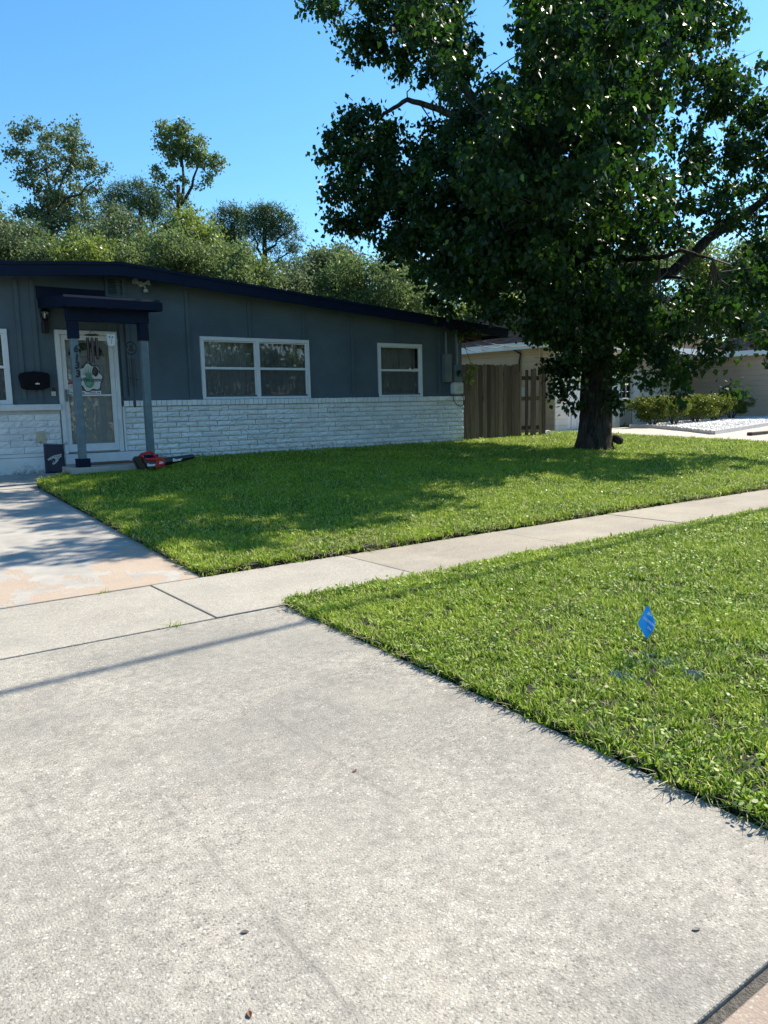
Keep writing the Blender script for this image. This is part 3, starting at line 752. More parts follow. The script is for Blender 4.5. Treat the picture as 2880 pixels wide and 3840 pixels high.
# storm door with the panelled door behind it
f = MB(); dx0, dx1, dz0, dz1 = 3.375, 4.41, .762, 2.862
f.box(dx0, dx0+.075, 13.94, 14.05, dz0, dz1); f.box(dx1-.075, dx1, 13.94, 14.05, dz0, dz1); f.box(dx0+.0755, dx1-.0755, 13.943, 14.05, dz1-.075, dz1)
door = hp(f, 'door', mat['white'], bevel=.006)
f = MB(); a0, a1 = dx0+.078, dx1-.078
f.box(a0, a0+.075, 13.965, 13.995, dz0+.03, dz1-.08); f.box(a1-.075, a1, 13.965, 13.995, dz0+.03, dz1-.08)
f.box(a0+.0755, a1-.0755, 13.967, 13.995, dz1-.165, dz1-.08); f.box(a0+.0755, a1-.0755, 13.967, 13.995, dz0+.03, dz0+.16); f.box(a0+.0755, a1-.0755, 13.967, 13.995, 1.745, 1.775)
f.build('storm_frame', mat['white'], door)
MB().box(a0+.07, a1-.07, 13.978, 13.984, dz0+.15, 1.75).build('pane', mat['glass'], door)
MB().box(a0+.07, a1-.07, 13.978, 13.984, 1.77, dz1-.16).build('pane', mat['glass'], door)
MB().box(a0+.02, a0+.05, 13.93, 13.966, 1.66, 1.86).box(a0+.015, a0+.11, 13.915, 13.93, 1.75, 1.775).build('handle', mat['greymetal'], door)
k = MB()
for z in (1.05, 1.55, 2.05, 2.5): k.box(a1+.004, a1+.022, 13.936, 13.9395, z, z+.28)
k.build('hinge', mat['boxgrey'], door)
inner = hp(MB().box(a0-.02, a1+.02, 14.06, 14.10, dz0, dz1-.04), 'inner_door', mat['inner_door'])
for (u0, u1, z0, z1) in ((.12, .36, 1.0, 1.62), (.50, .74, 1.0, 1.62), (.12, .36, 1.80, 2.30), (.50, .74, 1.80, 2.30)):
    b = MB()
    for q in ((u0, u1, z0, z0+.022), (u0, u1, z1-.022, z1), (u0, u0+.022, z0+.0225, z1-.0225), (u1-.022, u1, z0+.0225, z1-.0225)): b.box(a0+q[0], a0+q[1], 14.046, 14.0595, q[2], q[3])
    b.box(a0+u0+.05, a0+u1-.05, 14.05, 14.0595, z0+.05, z1-.05, .004).build('door_panel', mat['inner_door'], inner)
cx, cz = (a0+a1)/2, 2.44                                     # fanlight
for k in range(3):
    t0, t1 = math.pi*(k/3)+.05, math.pi*((k+1)/3)-.05
    pts = [(cx+.13*math.cos(t), cz+.10*math.sin(t)) for t in np.linspace(t0, t1, 5)] + [(cx+.30*math.cos(t), cz+.23*math.sin(t)) for t in np.linspace(t1, t0, 6)]
    MB().prism(pts, 'y', 14.052, 14.0595).build('fanlight_pane', mat['blackplastic'], inner)
b = MB(); A = np.linspace(0, math.pi, 18); b.tube([(cx+.325*math.cos(t), 14.052, cz+.255*math.sin(t)) for t in A], .014, 6); b.tube([(cx+.115*math.cos(t), 14.052, cz+.085*math.sin(t)) for t in A], .010, 6); b.tube([(cx-.33, 14.052, cz-.012), (cx+.33, 14.052, cz-.012)], .012, 6)
b.build('fanlight_frame', mat['inner_door'], inner)
hp(MB().box(3.30, 4.62, 13.70, 13.995, .45, .758, .01), 'door_step', mat['found'])
hp(MB().box(4.42, 4.448, 13.90, 13.99, .77, 1.55), 'door_casing', mat['found'])
# stickers on the storm door glass
st = tag(MB().box(a0+.082, a0+.23, 13.962, 13.9645, 1.845, 1.985).build('door_sticker', mat['print']), 'white notice sticker with red top band on the storm door glass', 'sticker')
MB().box(a0+.082, a0+.23, 13.9595, 13.9615, 1.945, 1.985).build('band', mat['red'], st)
for i, L_ in enumerate((.12, .10, .13, .09)): MB().box(a0+.09, a0+.09+L_, 13.9595, 13.9615, 1.925-i*.019, 1.932-i*.019).build('print_line', mat['ink'], st)
s2 = tag(MB().box(a0+.082, a0+.62, 13.962, 13.9645, 1.785, 1.835).build('door_sticker', mat['print']), 'long white strip sticker lettered in black across the storm door', 'sticker')
link('lettering', text_mesh('No Soliciting', .048, mat['ink'], .0005, 0, 'LEFT', .0006), s2, (a0+.09, 13.961, 1.81), (rad(90), 0, 0))
for z in (1.817, 1.800):
    MB().box(a0+.42, a0+.53, 13.9595, 13.9615, z-.005, z+.003).build('print_line', mat['ink'], s2)
MB().prism([(a0+.55, 1.795), (a0+.555, 1.815), (a0+.548, 1.826), (a0+.565, 1.818), (a0+.59, 1.816), (a0+.60, 1.826), (a0+.598, 1.795), (a0+.59, 1.795), (a0+.587, 1.806), (a0+.563, 1.806), (a0+.559, 1.795)], 'y', 13.9595, 13.9615).build('dog_mark', mat['ink'], s2)

# vent louvre and dark board above the porch
v = MB(); v.box(4.27, 4.32, 13.955, 13.998, 3.46, 3.80); v.box(4.57, 4.62, 13.955, 13.998, 3.46, 3.80); v.box(4.3205, 4.5695, 13.957, 13.998, 3.76, 3.80); v.box(4.3205, 4.5695, 13.957, 13.998, 3.46, 3.49); 
vent = hp(v, 'gable_vent', mat['siding'])
for i in range(6): MB().add([(4.32, 13.958, 3.495+i*.044), (4.57, 13.958, 3.495+i*.044), (4.57, 13.992, 3.535+i*.044), (4.32, 13.992, 3.535+i*.044), (4.32, 13.963, 3.49+i*.044), (4.57, 13.963, 3.49+i*.044), (4.57, 13.996, 3.53+i*.044), (4.32, 13.996, 3.53+i*.044)], [(0,1,2,3), (7,6,5,4), (0,4,5,1), (2,6,7,3), (1,5,6,2), (0,3,7,4)]).build('slat', mat['siding'], vent)
hp(MB().box(3.14, 4.265, 13.96, 13.997, 3.36, 3.56), 'flashing_board', mat['navy'])

# porch
porch = tag(empty('porch', (3.9, 13.3, .5)), 'small navy porch canopy on two grey posts over the front door', 'porch')
PO = Vector((-3.9, -13.3, -.5))
def pp(b, name, m, bevel=0.0, parent=None):
    o = b.build(name, m, parent or porch, bevel=bevel)
    if parent is None: o.location = PO
    return o
pp(MB().prism([(3.14, 12.60), (4.66, 12.60), (4.66, 13.69), (3.14, 13.69)], 'z', .35, .60), 'slab', mat['porch'], .015)
pts_x = (3.345, 4.445)
for x in pts_x:
    pp(MB().box(x-.055, x+.055, 12.645, 12.755, .70, 2.75), 'post', mat['postwood'], .006)
    pp(MB().box(x-.075, x+.075, 12.625, 12.775, 2.60, 2.868), 'post_wrap', mat['navy'], .004)
    pb = MB(); pb.box(x-.095, x+.095, 12.605, 12.795, .60, .735); pp(pb, 'post_base', mat['navy'], .006)
pp(MB().box(3.255, 4.535, 12.63, 12.77, 2.87, 3.07), 'beam', mat['navy'], .004)
def slab_y(b, x0, x1, ya, za0, za1, yb, zb0, zb1):
    b.add([(x0, ya, za0), (x1, ya, za0), (x1, yb, zb0), (x0, yb, zb0), (x0, ya, za1), (x1, ya, za1), (x1, yb, zb1), (x0, yb, zb1)], [(0,3,2,1),(4,5,6,7),(0,1,5,4),(1,2,6,5),(2,3,7,6),(3,0,4,7)]); return b
pp(slab_y(MB(), 3.18, 4.67, 12.43, 3.10, 3.20, 13.995, 3.22, 3.34), 'canopy_roof', mat['navy'])
pp(MB().prism([(12.40, 3.225), (12.39, 3.19), (12.405, 3.06), (12.428, 3.06), (12.428, 3.225)], 'x', 3.16, 4.69), 'gutter', mat['navy'])
for xa, xb in ((3.155, 3.178), (4.672, 4.695)): pp(slab_y(MB(), xa, xb, 12.43, 3.05, 3.215, 13.99, 3.20, 3.36), 'side_fascia', mat['navy'])
nums = [('6', 2.435), ('1', 2.305), ('3', 2.185), ('3', 2.055)]
for ch, z in nums:
    o = link('house_number', text_mesh(ch, .15, mat['ink'], .004, .12, 'CENTER', .005), porch, Vector((3.352, 12.640, z))+PO, (rad(90), 0, 0))
tag(slab_y(MB(), 3.47, 4.34, 13.05, .603, .618, 13.55, .603, .618).build('doormat', mat['mat_coir'], bevel=.004), 'reddish brown doormat lying on the porch slab', 'doormat')

# wall lantern
la = tag(empty('wall_lantern', (3.225, WALL, 2.8)), 'black coach lantern with glass panes left of the front door', 'wall lamp')
MB().box(-.05, .05, -.02, -.002, 0, .17).prism([(-.045, .0), (.045, .0), (.045, .20), (-.045, .20)], 'y', -.14, -.02).build('bracket', mat['black'], la, bevel=.008)
MB().lathe([(.03, .20), (.062, .215), (.07, .225)], (0, -.11, 0)).build('base_ring', mat['black'], la)
MB().lathe([(.045, .225), (.068, .30), (.066, .33), (.05, .335)], (0, -.11, 0), 8).build('glass_body', mat['glass'], la)
MB().lathe([(.014, .226), (.016, .30), (.01, .31)], (0, -.11, 0), 8).build('bulb', mat['boxgrey'], la)
MB().lathe([(.085, .334), (.075, .352), (.045, .385), (.02, .40), (.008, .42)], (0, -.11, 0)).build('cap', mat['black'], la)
b = MB()
for k in range(6):
    t = k*math.pi/3; b.tube([(.062*math.cos(t), -.11+.062*math.sin(t), .226), (.072*math.cos(t), -.11+.072*math.sin(t), .30), (.066*math.cos(t), -.11+.066*math.sin(t), .335)], .005, 5)
b.build('cage_bar', mat['black'], la)
# wall box left of the door
wb_ = tag(MB().prism([(-.235, .23), (-.20, .275), (0, .30), (.20, .275), (.235, .24), (.225, .03), (.10, .0), (-.10, .0), (-.20, .02)], 'y', -.16, -.004).build('wall_box', mat['blackcloth'], loc=(2.985, WALL, 1.86), bevel=.02), 'black covered box with arched top hung on the wall above the brick ledge', 'wall box')
MB().box(-.005, .062, -.1625, -.1605, .085, .100).build('emblem', mat['print'], wb_)
MB().box(.015, .04, -.1625, -.1605, .104, .110).build('emblem', mat['print'], wb_)
db = tag(MB().box(-.035, .03, -.025, -.002, 0, .13, .005).build('doorbell', mat['boxgrey'], loc=(3.29, WALL-.003, 1.755)), 'small white video doorbell with black top beside the door frame', 'doorbell')
MB().box(-.035, .03, -.029, -.0255, .075, .14, .002).build('camera_face', mat['blackplastic'], db)
b = MB(); b.v = []; A = np.linspace(0, 6.2832, 12, endpoint=False); b.prism([(-.0025+.012*math.cos(t), .035+.012*math.sin(t)) for t in A], 'y', -.029, -.0255); b.build('button', mat['silver'], db)
ou = tag(MB().box(-.075, .075, -.022, 0, -.095, .095, .008).build('outlet_cover', mat['ivory'], loc=(3.02, 13.94, 1.07)), 'ivory outdoor outlet cover on the white brick by the garden flag', 'outlet')
MB().box(-.035, .035, -.040, -.0225, -.055, .055, .005).build('flap', mat['ivory'], ou)
# floodlight under the roof
fl_ = tag(empty('floodlight', (4.91, WALL, 3.72)), 'white twin floodlight with motion sensor under the roof edge', 'floodlight')
MB().lathe([(.05, 0), (.05, .03)], (0, 0, 0)).build('mount', mat['boxgrey'], fl_, rot=(rad(90), 0, 0))
for s in (-1, 1):
    MB().lathe([(.018, 0), (.03, .06), (.055, .10), (.058, .13)], (0, 0, 0)).build('lamp_head', mat['boxgrey'], fl_, loc=(s*.03, -.04, 0.0), rot=(rad(75), 0, s*rad(60)))
MB().tube([(.02, -.04, 0), (.06, -.07, -.06), (.065, -.075, -.10)], .014, 8).lathe([(.03, -.15), (.045, -.14), (.035, -.10), (.02, -.09)], (.065, -.075, 0)).build('sensor', mat['boxgrey'], fl_)
# electric boxes at the right corner
e1 = tag(MB().box(-.115, .115, -.115, -.005, 0, .66, .006).build('electrical_panel', mat['greymetal'], loc=(12.07, WALL-.003, 1.985)), 'tall grey electrical panel box beside the narrow window', 'electrical panel')
MB().box(-.100, .100, -.122, -.1155, .02, .64, .003).build('cover', mat['greymetal'], e1)
MB().tube([(-.02, -.06, .66), (-.02, -.06, 1.16)], .028, 10).build('conduit', mat['greymetal'], e1)
e2 = tag(MB().box(-.125, .125, -.10, -.005, 0, .40, .006).build('meter_box', mat['greymetal'], loc=(12.385, WALL-.003, 1.99)), 'grey electric meter box with round meter at the house corner', 'meter box')
MB().lathe([(.075, 0), (.075, .04), (.06, .075), (.02, .08)], (0, 0, 0)).build('meter', mat['glass'], e2, loc=(0.02, -.10, .20), rot=(rad(90), 0, 0))
MB().tube([(.0, -.055, .40), (.0, -.055, 1.28)], .035, 10).build('conduit', mat['greymetal'], e2)
e3 = tag(MB().box(-.15, .15, -.14, -.022, 0, .285, .03).build('telephone_box', mat['boxgrey'], loc=(12.36, WALL-.003, 1.70)), 'pale grey rounded utility box low at the house corner above the ledge', 'utility box')
for i in range(4): MB().prism([(-.05+i*.035, .07), (-.035+i*.035, .07), (.02+i*.035, .20), (.005+i*.035, .20)], 'y', -.1435, -.1405).build('rib', mat['silver'], e3)
cb = tag(MB().tube([(12.20, 13.84, 1.72), (12.17, 13.84, 1.58), (12.25, 13.82, 1.46), (12.38, 13.82, 1.41), (12.48, 13.82, 1.46), (12.50, 13.84, 1.60), (12.44, 13.85, 1.71)], .009, 6).build('coax_cable', mat['cable'], smooth=True), 'black cable looping down below the pale grey utility box', 'cable')
cp = [(12.16, 13.85, 1.64), (11.5, 13.87, 1.40), (10.6, 13.87, 1.05), (9.9, 13.88, .82), (9.5, 13.87, .68), (8.9, 13.82, .60), (8.3, 13.8, .585), (7.7, 13.84, .64), (7.0, 13.87, .87), (6.78, 13.88, 1.05)]
tag(MB().tube([Vector(p) for p in cp], .006, 5).build('phone_wire', mat['boxgrey'], smooth=True), 'thin pale wire slung across the white brick wall', 'wire')
ds = tag(empty('antenna_mast', (13.02, 15.2, 3.0)), 'small wire antenna with round reflectors at the roof corner', 'antenna')
MB().tube([(-.25, 0, -.75), (-.05, 0, -.1), (.05, 0, .12)], .012, 6).build('mast', mat['cable'], ds)
MB().lathe([(.02, 0), (.10, .02), (.11, .035)], (.06, 0, .14), 12).build('dish', mat['ivory'], ds)
MB().lathe([(.02, 0), (.09, .02), (.10, .03)], (-.02, 0, .04), 12).build('dish', mat['ivory'], ds, rot=(rad(20), rad(-20), 0))

# ------------------------------------------------------------------ hangings under the porch
wc = tag(empty('wind_chime', (3.63, 12.72, 2.86)), 'dark bronze wind chime with thick tubes hanging over the door', 'wind chime')
MB().tube([(0, 0, 0), (0, 0, -.12)], .006, 5).build('chain', mat['chime_brown'], wc)
MB().lathe([(.06, -.205), (.11, -.20), (.105, -.185), (.03, -.172)], (0, 0, 0), 14).build('top_disc', mat['chime_brown'], wc)
for k in range(3):
    t = k*2.094; MB().tube([(0, 0, -.12), (.085*math.cos(t), .085*math.sin(t), -.185)], .003, 4).build('cord', mat['chime_brown'], wc)
for k, L_ in enumerate((.33, .27, .36, .30, .39, .31)):
    t = k*1.047+.3; MB().tube([(.075*math.cos(t), .06*math.sin(t), -.235), (.078*math.cos(t), .06*math.sin(t), -.235-L_)], .024, 8).build('tube', mat['chime_brown'], wc)
MB().tube([(0, 0, -.2), (.015, 0, -.68)], .002, 4).build('cord', mat['chime_brown'], wc)
MB().lathe([(.01, -.84), (.045, -.80), (.05, -.75), (.03, -.69), (.008, -.68)], (.015, 0, 0), 10).build('wind_catcher', mat['chime_brown'], wc)
ow = tag(empty('owl_ornament', (3.925, 12.72, 2.86)), 'white owl face spinner with scalloped wire rim under the porch beam', 'ornament')
MB().tube([(0, 0, 0), (0, 0, -.14)], .004, 5).build('chain', mat['chime_brown'], ow)
def disc(fn, n, y0, y1, cz=0.0):
    return MB().prism([(fn(t)*math.cos(t), cz+fn(t)*math.sin(t)) for t in np.linspace(0, 2*math.pi, n, endpoint=False)], 'y', y0, y1)
MB().prism([(-.062, -.20), (-.066, -.155), (-.045, -.165), (0, -.175), (.045, -.165), (.066, -.155), (.062, -.20), (.066, -.28), (.05, -.34), (.0, -.36), (-.05, -.34), (-.066, -.28)], 'y', -.008, .008).build('owl_face', mat['signwhite'], ow)
for s in (-.022, .022): MB().prism([(s+.012*math.cos(t), -.215+.012*math.sin(t)) for t in np.linspace(0, 6.28, 10, endpoint=False)], 'y', -.013, -.0085).build('eye', mat['ink'], ow)
MB().tube([(0, -.01, -.235), (.012, -.01, -.27), (.0, -.01, -.32)], .003, 4).build('beak_line', mat['drydark'], ow)
b = MB()
for rr, sc in ((.105, .010), (.088, .008)):
    T = np.linspace(0, 2*math.pi, 49); b.tube([((rr+sc*math.cos(9*t))*math.cos(t)*.95, 0, -.262+(rr+sc*math.cos(9*t))*math.sin(t)*1.15) for t in T], .0035, 5)
b.build('rim', mat['silver'], ow)
oc = tag(empty('owl_chime', (4.24, 12.72, 2.86)), 'thin wire chime with an owl ring hanging by the right post', 'wind chime')
MB().tube([(0, 0, 0), (.012, 0, -.03), (-.008, 0, -.05), (0, 0, -.08), (0, 0, -.26)], .004, 5).build('hanger', mat['black'], oc)
T = np.linspace(0, 2*math.pi, 33); MB().tube([(.085*math.cos(t), 0, -.38+.10*math.sin(t)) for t in T], .009, 6).build('ring', mat['black'], oc)
MB().prism([(-.03, -.35), (-.028, -.315), (-.012, -.328), (.012, -.328), (.028, -.315), (.03, -.35), (.028, -.40), (.055, -.39), (.045, -.43), (.012, -.425), (.0, -.445), (-.012, -.425), (-.045, -.43), (-.055, -.39), (-.028, -.40)], 'y', -.004, .004).build('owl', mat['black'], oc)
MB().lathe([(.016, -.02), (.02, 0), (.016, .02)], (-.066, 0, -.36), 8).build('bead', mat['black'], oc)
for k, (x, L_) in enumerate(((-.045, .41), (-.015, .45), (.015, .47), (.045, .50))): MB().tube([(x, 0, -.55), (x*1.05, 0, -.55-L_)], .008, 6).build('tube', mat['black'], oc)
MB().tube([(-.09, 0, -.855), (.09, 0, -.885)], .006, 5).build('striker', mat['black'], oc)
MB().tube([(0, 0, -.48), (0, 0, -1.22)], .003, 4).build('cord', mat['black'], oc)
MB().lathe([(.003, -1.34), (.022, -1.31), (.026, -1.26), (.022, -1.22), (.006, -1.215)], (0, 0, 0), 8).build('wind_catcher', mat['chime_brown'], oc)
# welcome sign on the door
sg = tag(empty('welcome_sign', (3.90, 13.955, 2.08)), 'white cloud-shaped welcome sign painted with a green pineapple on the door', 'sign')
lob = lambda t: .205 + .022*math.cos(7*t+.4) + (.03 if math.sin(t) < -.2 else 0)
MB().prism([(lob(t)*math.cos(t), lob(t)*1.08*math.sin(t)) for t in np.linspace(0, 2*math.pi, 64, endpoint=False)], 'y', -.004, .0).build('border', mat['ink'], sg)
MB().prism([((lob(t)-.016)*math.cos(t), (lob(t)-.016)*1.08*math.sin(t)) for t in np.linspace(0, 2*math.pi, 64, endpoint=False)], 'y', -.008, -.0045).build('board', mat['signwhite'], sg)
fr = sg
MB().prism([(-.02+.085*math.cos(t), -.085+.11*math.sin(t)) for t in np.linspace(0, 2*math.pi, 20, endpoint=False)], 'y', -.012, -.0085).build('pineapple', mat['pineapple'], sg)
for k in range(9):
    a = rad(90+(k-4)*17); L_ = .17-.012*abs(k-4); x0, z0 = -.02+.02*math.cos(a), .005
    MB().prism([(x0-.012, z0), (x0+.012, z0), (x0+L_*math.cos(a), z0+L_*math.sin(a))], 'y', -.012-.0004*k, -.0085).build('pineapple_leaf', mat['pineapple'], sg)
for k in range(-3, 4):
    MB().prism([(-.02+k*.028-.03, -.16), (-.02+k*.028-.026, -.16), (-.02+k*.028+.034, -.02), (-.02+k*.028+.03, -.02)], 'y', -.0135, -.0125).build('pineapple_line', mat['signwhite'], sg) if abs(k) < 2 else None
link('lettering', text_mesh('Welcome', .098, mat['ink'], .0008, .35, 'CENTER', .0012), sg, (.012, -.0145, -.055), (rad(90), 0, 0))
MB().tube([(-.07, -.004, .20), (-.015, -.004, .285), (.05, -.004, .20)], .008, 5).build('ribbon', mat['ink'], sg)

# garden flag
gf = tag(empty('garden_flag', (3.04, 13.2, .47)), 'navy garden flag with silver cat head emblem beside the porch slab', 'flag')
b = MB(); b.tube([(.165, 0, -.0), (.165, 0, .47), (.175, 0, .50), (.20, 0, .515), (.215, 0, .495), (.205, 0, .475), (.18, 0, .48)], .005, 6); b.tube([(.165, 0, .485), (-.16, 0, .515), (-.185, 0, .545), (-.205, 0, .535), (-.20, 0, .515), (-.18, 0, .51)], .005, 6)
b.build('stand', mat['black'], gf)
V = []; F = []; nx, nz = 12, 12
for j in range(nz+1):
    for i in range(nx+1):
        u, v_ = i/nx, j/nz; V.append((-.155+.31*u, .010*math.sin(u*5+v_*2)*(1-v_*.7), .03+(.475-.025*u+.0)*v_))
for j in range(nz):
    for i in range(nx): a = j*(nx+1)+i; F.append((a, a+1, a+nx+2, a+nx+1))
o = MB().add(V, F).build('cloth', mat['navycloth'], gf, smooth=True); sm = o.modifiers.new('thick', 'SOLIDIFY'); sm.thickness = .003
def flat(poly, y, m, name, sc=1.0, dx=0.0, dz=0.0, par=None): return MB().prism([(dx+sc*p[0], dz+sc*p[1]) for p in poly], 'y', y, y+.0012).build(name, m, par)
head = [(-.10, .035), (-.055, .06), (-.02, .075), (.03, .085), (.085, .095), (.105, .09), (.085, .07), (.10, .055), (.07, .035), (.045, .01), (.04, -.015), (.02, -.035), (-.005, -.06), (-.045, -.075), (-.06, -.05), (-.035, -.03), (-.045, -.005), (-.075, .01), (-.11, -.005), (-.125, .02)]
flat(head, -.0145, mat['silver'], 'emblem', 1.0, .01, .24, gf)
flat([(-.075, .02), (-.03, .03), (-.0, .012), (-.01, -.02), (-.04, -.045), (-.03, -.015), (-.05, .002)], -.0160, mat['navycloth'], 'emblem_mouth', 1.0, .01, .24, gf)
for q in ((.02, .06), (.05, .055), (.035, .035), (.06, .075), (-.01, .055)): flat([(q[0]+.008*math.cos(t), q[1]+.006*math.sin(t)) for t in np.linspace(0, 6.28, 6, endpoint=False)], -.0162, mat['navycloth'], 'emblem_spot', 1.0, .01, .24, gf)

# ------------------------------------------------------------------ leaf blower on the lawn
bl = tag(empty('leaf_blower', (4.06, 12.45, zl(4.5, 12.45)+.055), rad(4)), 'red and black cordless leaf blower lying on the shaded lawn', 'leaf blower')
S = 1/972.0
def prof(pts, y0, y1, name, m, bev=.012): return MB().prism([(p[0]*S, p[1]*S) for p in pts], 'y', y0, y1).build(name, m, bl, bevel=bev)
prof([(0, 165), (50, 210), (98, 205), (120, 150), (215, 5), (75, 0)], -.055, .055, 'battery', mat['blackplastic'])
prof([(118, 160), (215, 8), (330, 8), (345, 115), (180, 135)], -.07, .07, 'motor_housing', mat['greyplastic'])
prof([(100, 208), (180, 138), (345, 118), (330, 6), (390, 12), (500, 45), (508, 110), (480, 160), (420, 178), (330, 170), (160, 168), (140, 205)], -.073, .073, 'red_housing', mat['red'])
prof([(98, 212), (140, 250), (285, 285), (310, 280), (400, 175), (355, 172), (300, 240), (270, 245), (165, 215), (150, 170)], -.028, .028, 'handle', mat['red'], .008)
MB().tube([(500*S, 0, 90*S), (620*S, 0, 103*S), (640*S, 0, 105*S), (1000*S, 0, 148*S), (1030*S, 0, 152*S)], [.066, .064, .060, .042, .039], 18).build('nozzle', mat['blackplastic'], bl, smooth=False)
link('lettering', text_mesh('Bauer', .060, mat['print'], .0008, .1, 'CENTER', .0025), bl, (265*S, -.0722, 62*S), (rad(90), 0, 0))
link('lettering', text_mesh('20v', .050, mat['print'], .0008, .1, 'CENTER', .0025), bl, (430*S, -.0752, 85*S), (rad(90), 0, 0))
lt = link('lettering', text_mesh('Bauer', .070, mat['print'], .0008, .1, 'CENTER', .0025), bl, (715*S, -.0600, 116*S), (rad(90), rad(-4), 0))

# ------------------------------------------------------------------ blue utility flag in the verge
FX, FY = 3.44, 2.39
uf = tag(empty('utility_flag', (FX, FY, -.045)), 'blue plastic utility marking flag on a wire in the verge grass', 'flag')
MB().tube([(0, 0, .04), (.004, 0, .2), (.0, 0, .385)], .0016, 5).build('wire', mat['black'], uf)
nr = math.atan2(-FX, FY)                                        # cloth turned roughly to the street
def fl_pt(u, v_): return Vector((u, .018*math.sin(u*60), v_))
cl = MB(); cols = [(-.038, .315, .30), (-.02, .27, .335), (-.004, .215, .375), (.004, .212, .383), (.020, .235, .345), (.034, .262, .315), (.046, .285, .300)]
cols = [(-.042, .276, .284), (-.024, .245, .328), (-.006, .212, .378), (.006, .205, .384), (.022, .226, .346), (.036, .252, .312), (.047, .278, .287)]
yo = [.010, .002, -.014, -.010, .004, -.006, .012]
for (u, a, c), y in zip(cols, yo): cl.v += [(u, y, a), (u, y, c)]
cl.f = [(2*i, 2*i+2, 2*i+3, 2*i+1) for i in range(len(cols)-1)]
o = cl.build('flag_sheet', mat['flagblue'], uf, rot=(0, 0, rad(-48))); sm = o.modifiers.new('thick', 'SOLIDIFY'); sm.thickness = .0008
for body, sz, u, v_, yb in (('JEA', .018, .014, .338, -.0125), ('CAUTION', .0165, .010, .298, -.0125), ('Line', .015, .014, .262, -.0125)):
    link('lettering', text_mesh(body, sz, mat['print'], .0003, 0, 'CENTER', .0003), o, (u, yb-.004, v_), (rad(90), rad(40), 0))

# ------------------------------------------------------------------ fence and gate
fe = tag(empty('wooden_fence', (12.6, WALL+.05, .55)), 'weathered dog-eared board fence between the house and the gate', 'fence')
def board(name, parent, x, wd, z0, z1, y, th=.019, lean=0.0, ear=.03):
    w2 = wd/2; pts = [(-w2, z0), (w2, z0), (w2+lean, z1-ear), (w2-ear+lean, z1), (-w2+ear+lean, z1), (-w2+lean, z1-ear)]
    return MB().prism(pts, 'y', y, y+th).build(name, mat['fence'], parent, loc=(x, 0, 0))
n = 14; wdt = (14.60-12.62)/n
for i in range(n):
    board('board', fe, (i+.5)*wdt+.01, wdt-.008+random.uniform(-.004, .003), .0, 1.87+random.uniform(-.012, .012), random.uniform(-.008, .006), lean=random.gauss(0, .004))
for z in (.25, .95, 1.6): MB().box(.0, 2.0, .03, .07, z, z+.085).build('rail', mat['fence'], fe)
MB().box(1.94, 2.03, .035, .125, .0, 1.9).build('post', mat['fence'], fe)
ga = tag(empty('gate', (14.66, WALL+.08, .55)), 'old open-picket wooden gate beside the board fence', 'gate')
for x, wd, h, y in ((.02, .07, 1.72, 0), (.24, .10, 1.76, -.01), (.43, .10, 1.78, -.02), (.56, .09, 1.80, .01), (.76, .10, 1.80, -.01), (.88, .09, 1.76, -.025)):
    board('picket', ga, x, wd, .03, h, y, .02, random.gauss(0, .012), .025)
for z in (.22, .98, 1.5): MB().box(-.02, .95, .03, .07, z, z+.10).build('rail', mat['fence'], ga)
MB().box(.90, 1.0, .03, .13, -.1, 1.86).build('post', mat['fence'], ga)
tag(MB().box(14.65, 15.25, 13.7, 14.02, .52, .585, .01).build('paving_slab', mat['npath']), 'pale concrete slab on the ground in front of the gate', 'slab')
for i, x in enumerate((15.80, 16.0)):
    tag(MB().prism([(x-.095, .5)] + [(x+.095*math.cos(t), .64+.075*math.sin(t)) for t in np.linspace(math.pi, 0, 9)][::1] + [(x+.095, .5)], 'y', 14.3, 14.38).build('edging_stone', mat['nwhite'], bevel=.01), ('left' if i == 0 else 'right') + ' one of two round white edging stones at the gate post', 'edging stone', 'white edging stones by the gate')

# ------------------------------------------------------------------ the neighbour's house
NZ = .55; ROT = rad(8)
nh = tag(empty('neighbour_house', (18.2, 16.0, NZ), ROT), 'tan single-storey house with white fascia and brown shingle roof behind the tree', 'house')
EAVE = 2.72
# left side wall: long lapped courses; front wall of the garage wing: blocks
nw = MB(); nw.box(.05, .15, .05, 12, 0, EAVE); nw.box(.05, 11.8, .05, .15, 0, EAVE) if False else None
nw.box(.155, .70, .05, .15, 0, EAVE); nw.box(.705, 3.2, .05, .15, 2.1, EAVE); nw.box(3.205, 3.9, .05, .15, 0, EAVE); nw.box(3.8, 3.9, .155, 1.55, 0, EAVE)
nw.box(3.905, 6.15, 1.40, 1.55, 0, EAVE); nw.box(6.155, 7.3, 1.40, 1.55, 0, .95); nw.box(6.155, 7.3, 1.40, 1.55, 2.15, EAVE); nw.box(7.305, 9.6, 1.40, 1.55, 0, EAVE); nw.box(9.605, 10.6, 1.40, 1.55, 2.15, EAVE); nw.box(10.605, 11.7, 1.40, 1.55, 0, EAVE)
nw.box(11.7, 11.85, -3.5, 1.395, 0, EAVE); nw.box(11.855, 18, -3.5, -3.35, 0, EAVE); nw.box(.2, 18, 11.9, 12.0, 0, EAVE)
nw.build('wall', mat['tan'], nh)
c_ = 0
z = .002
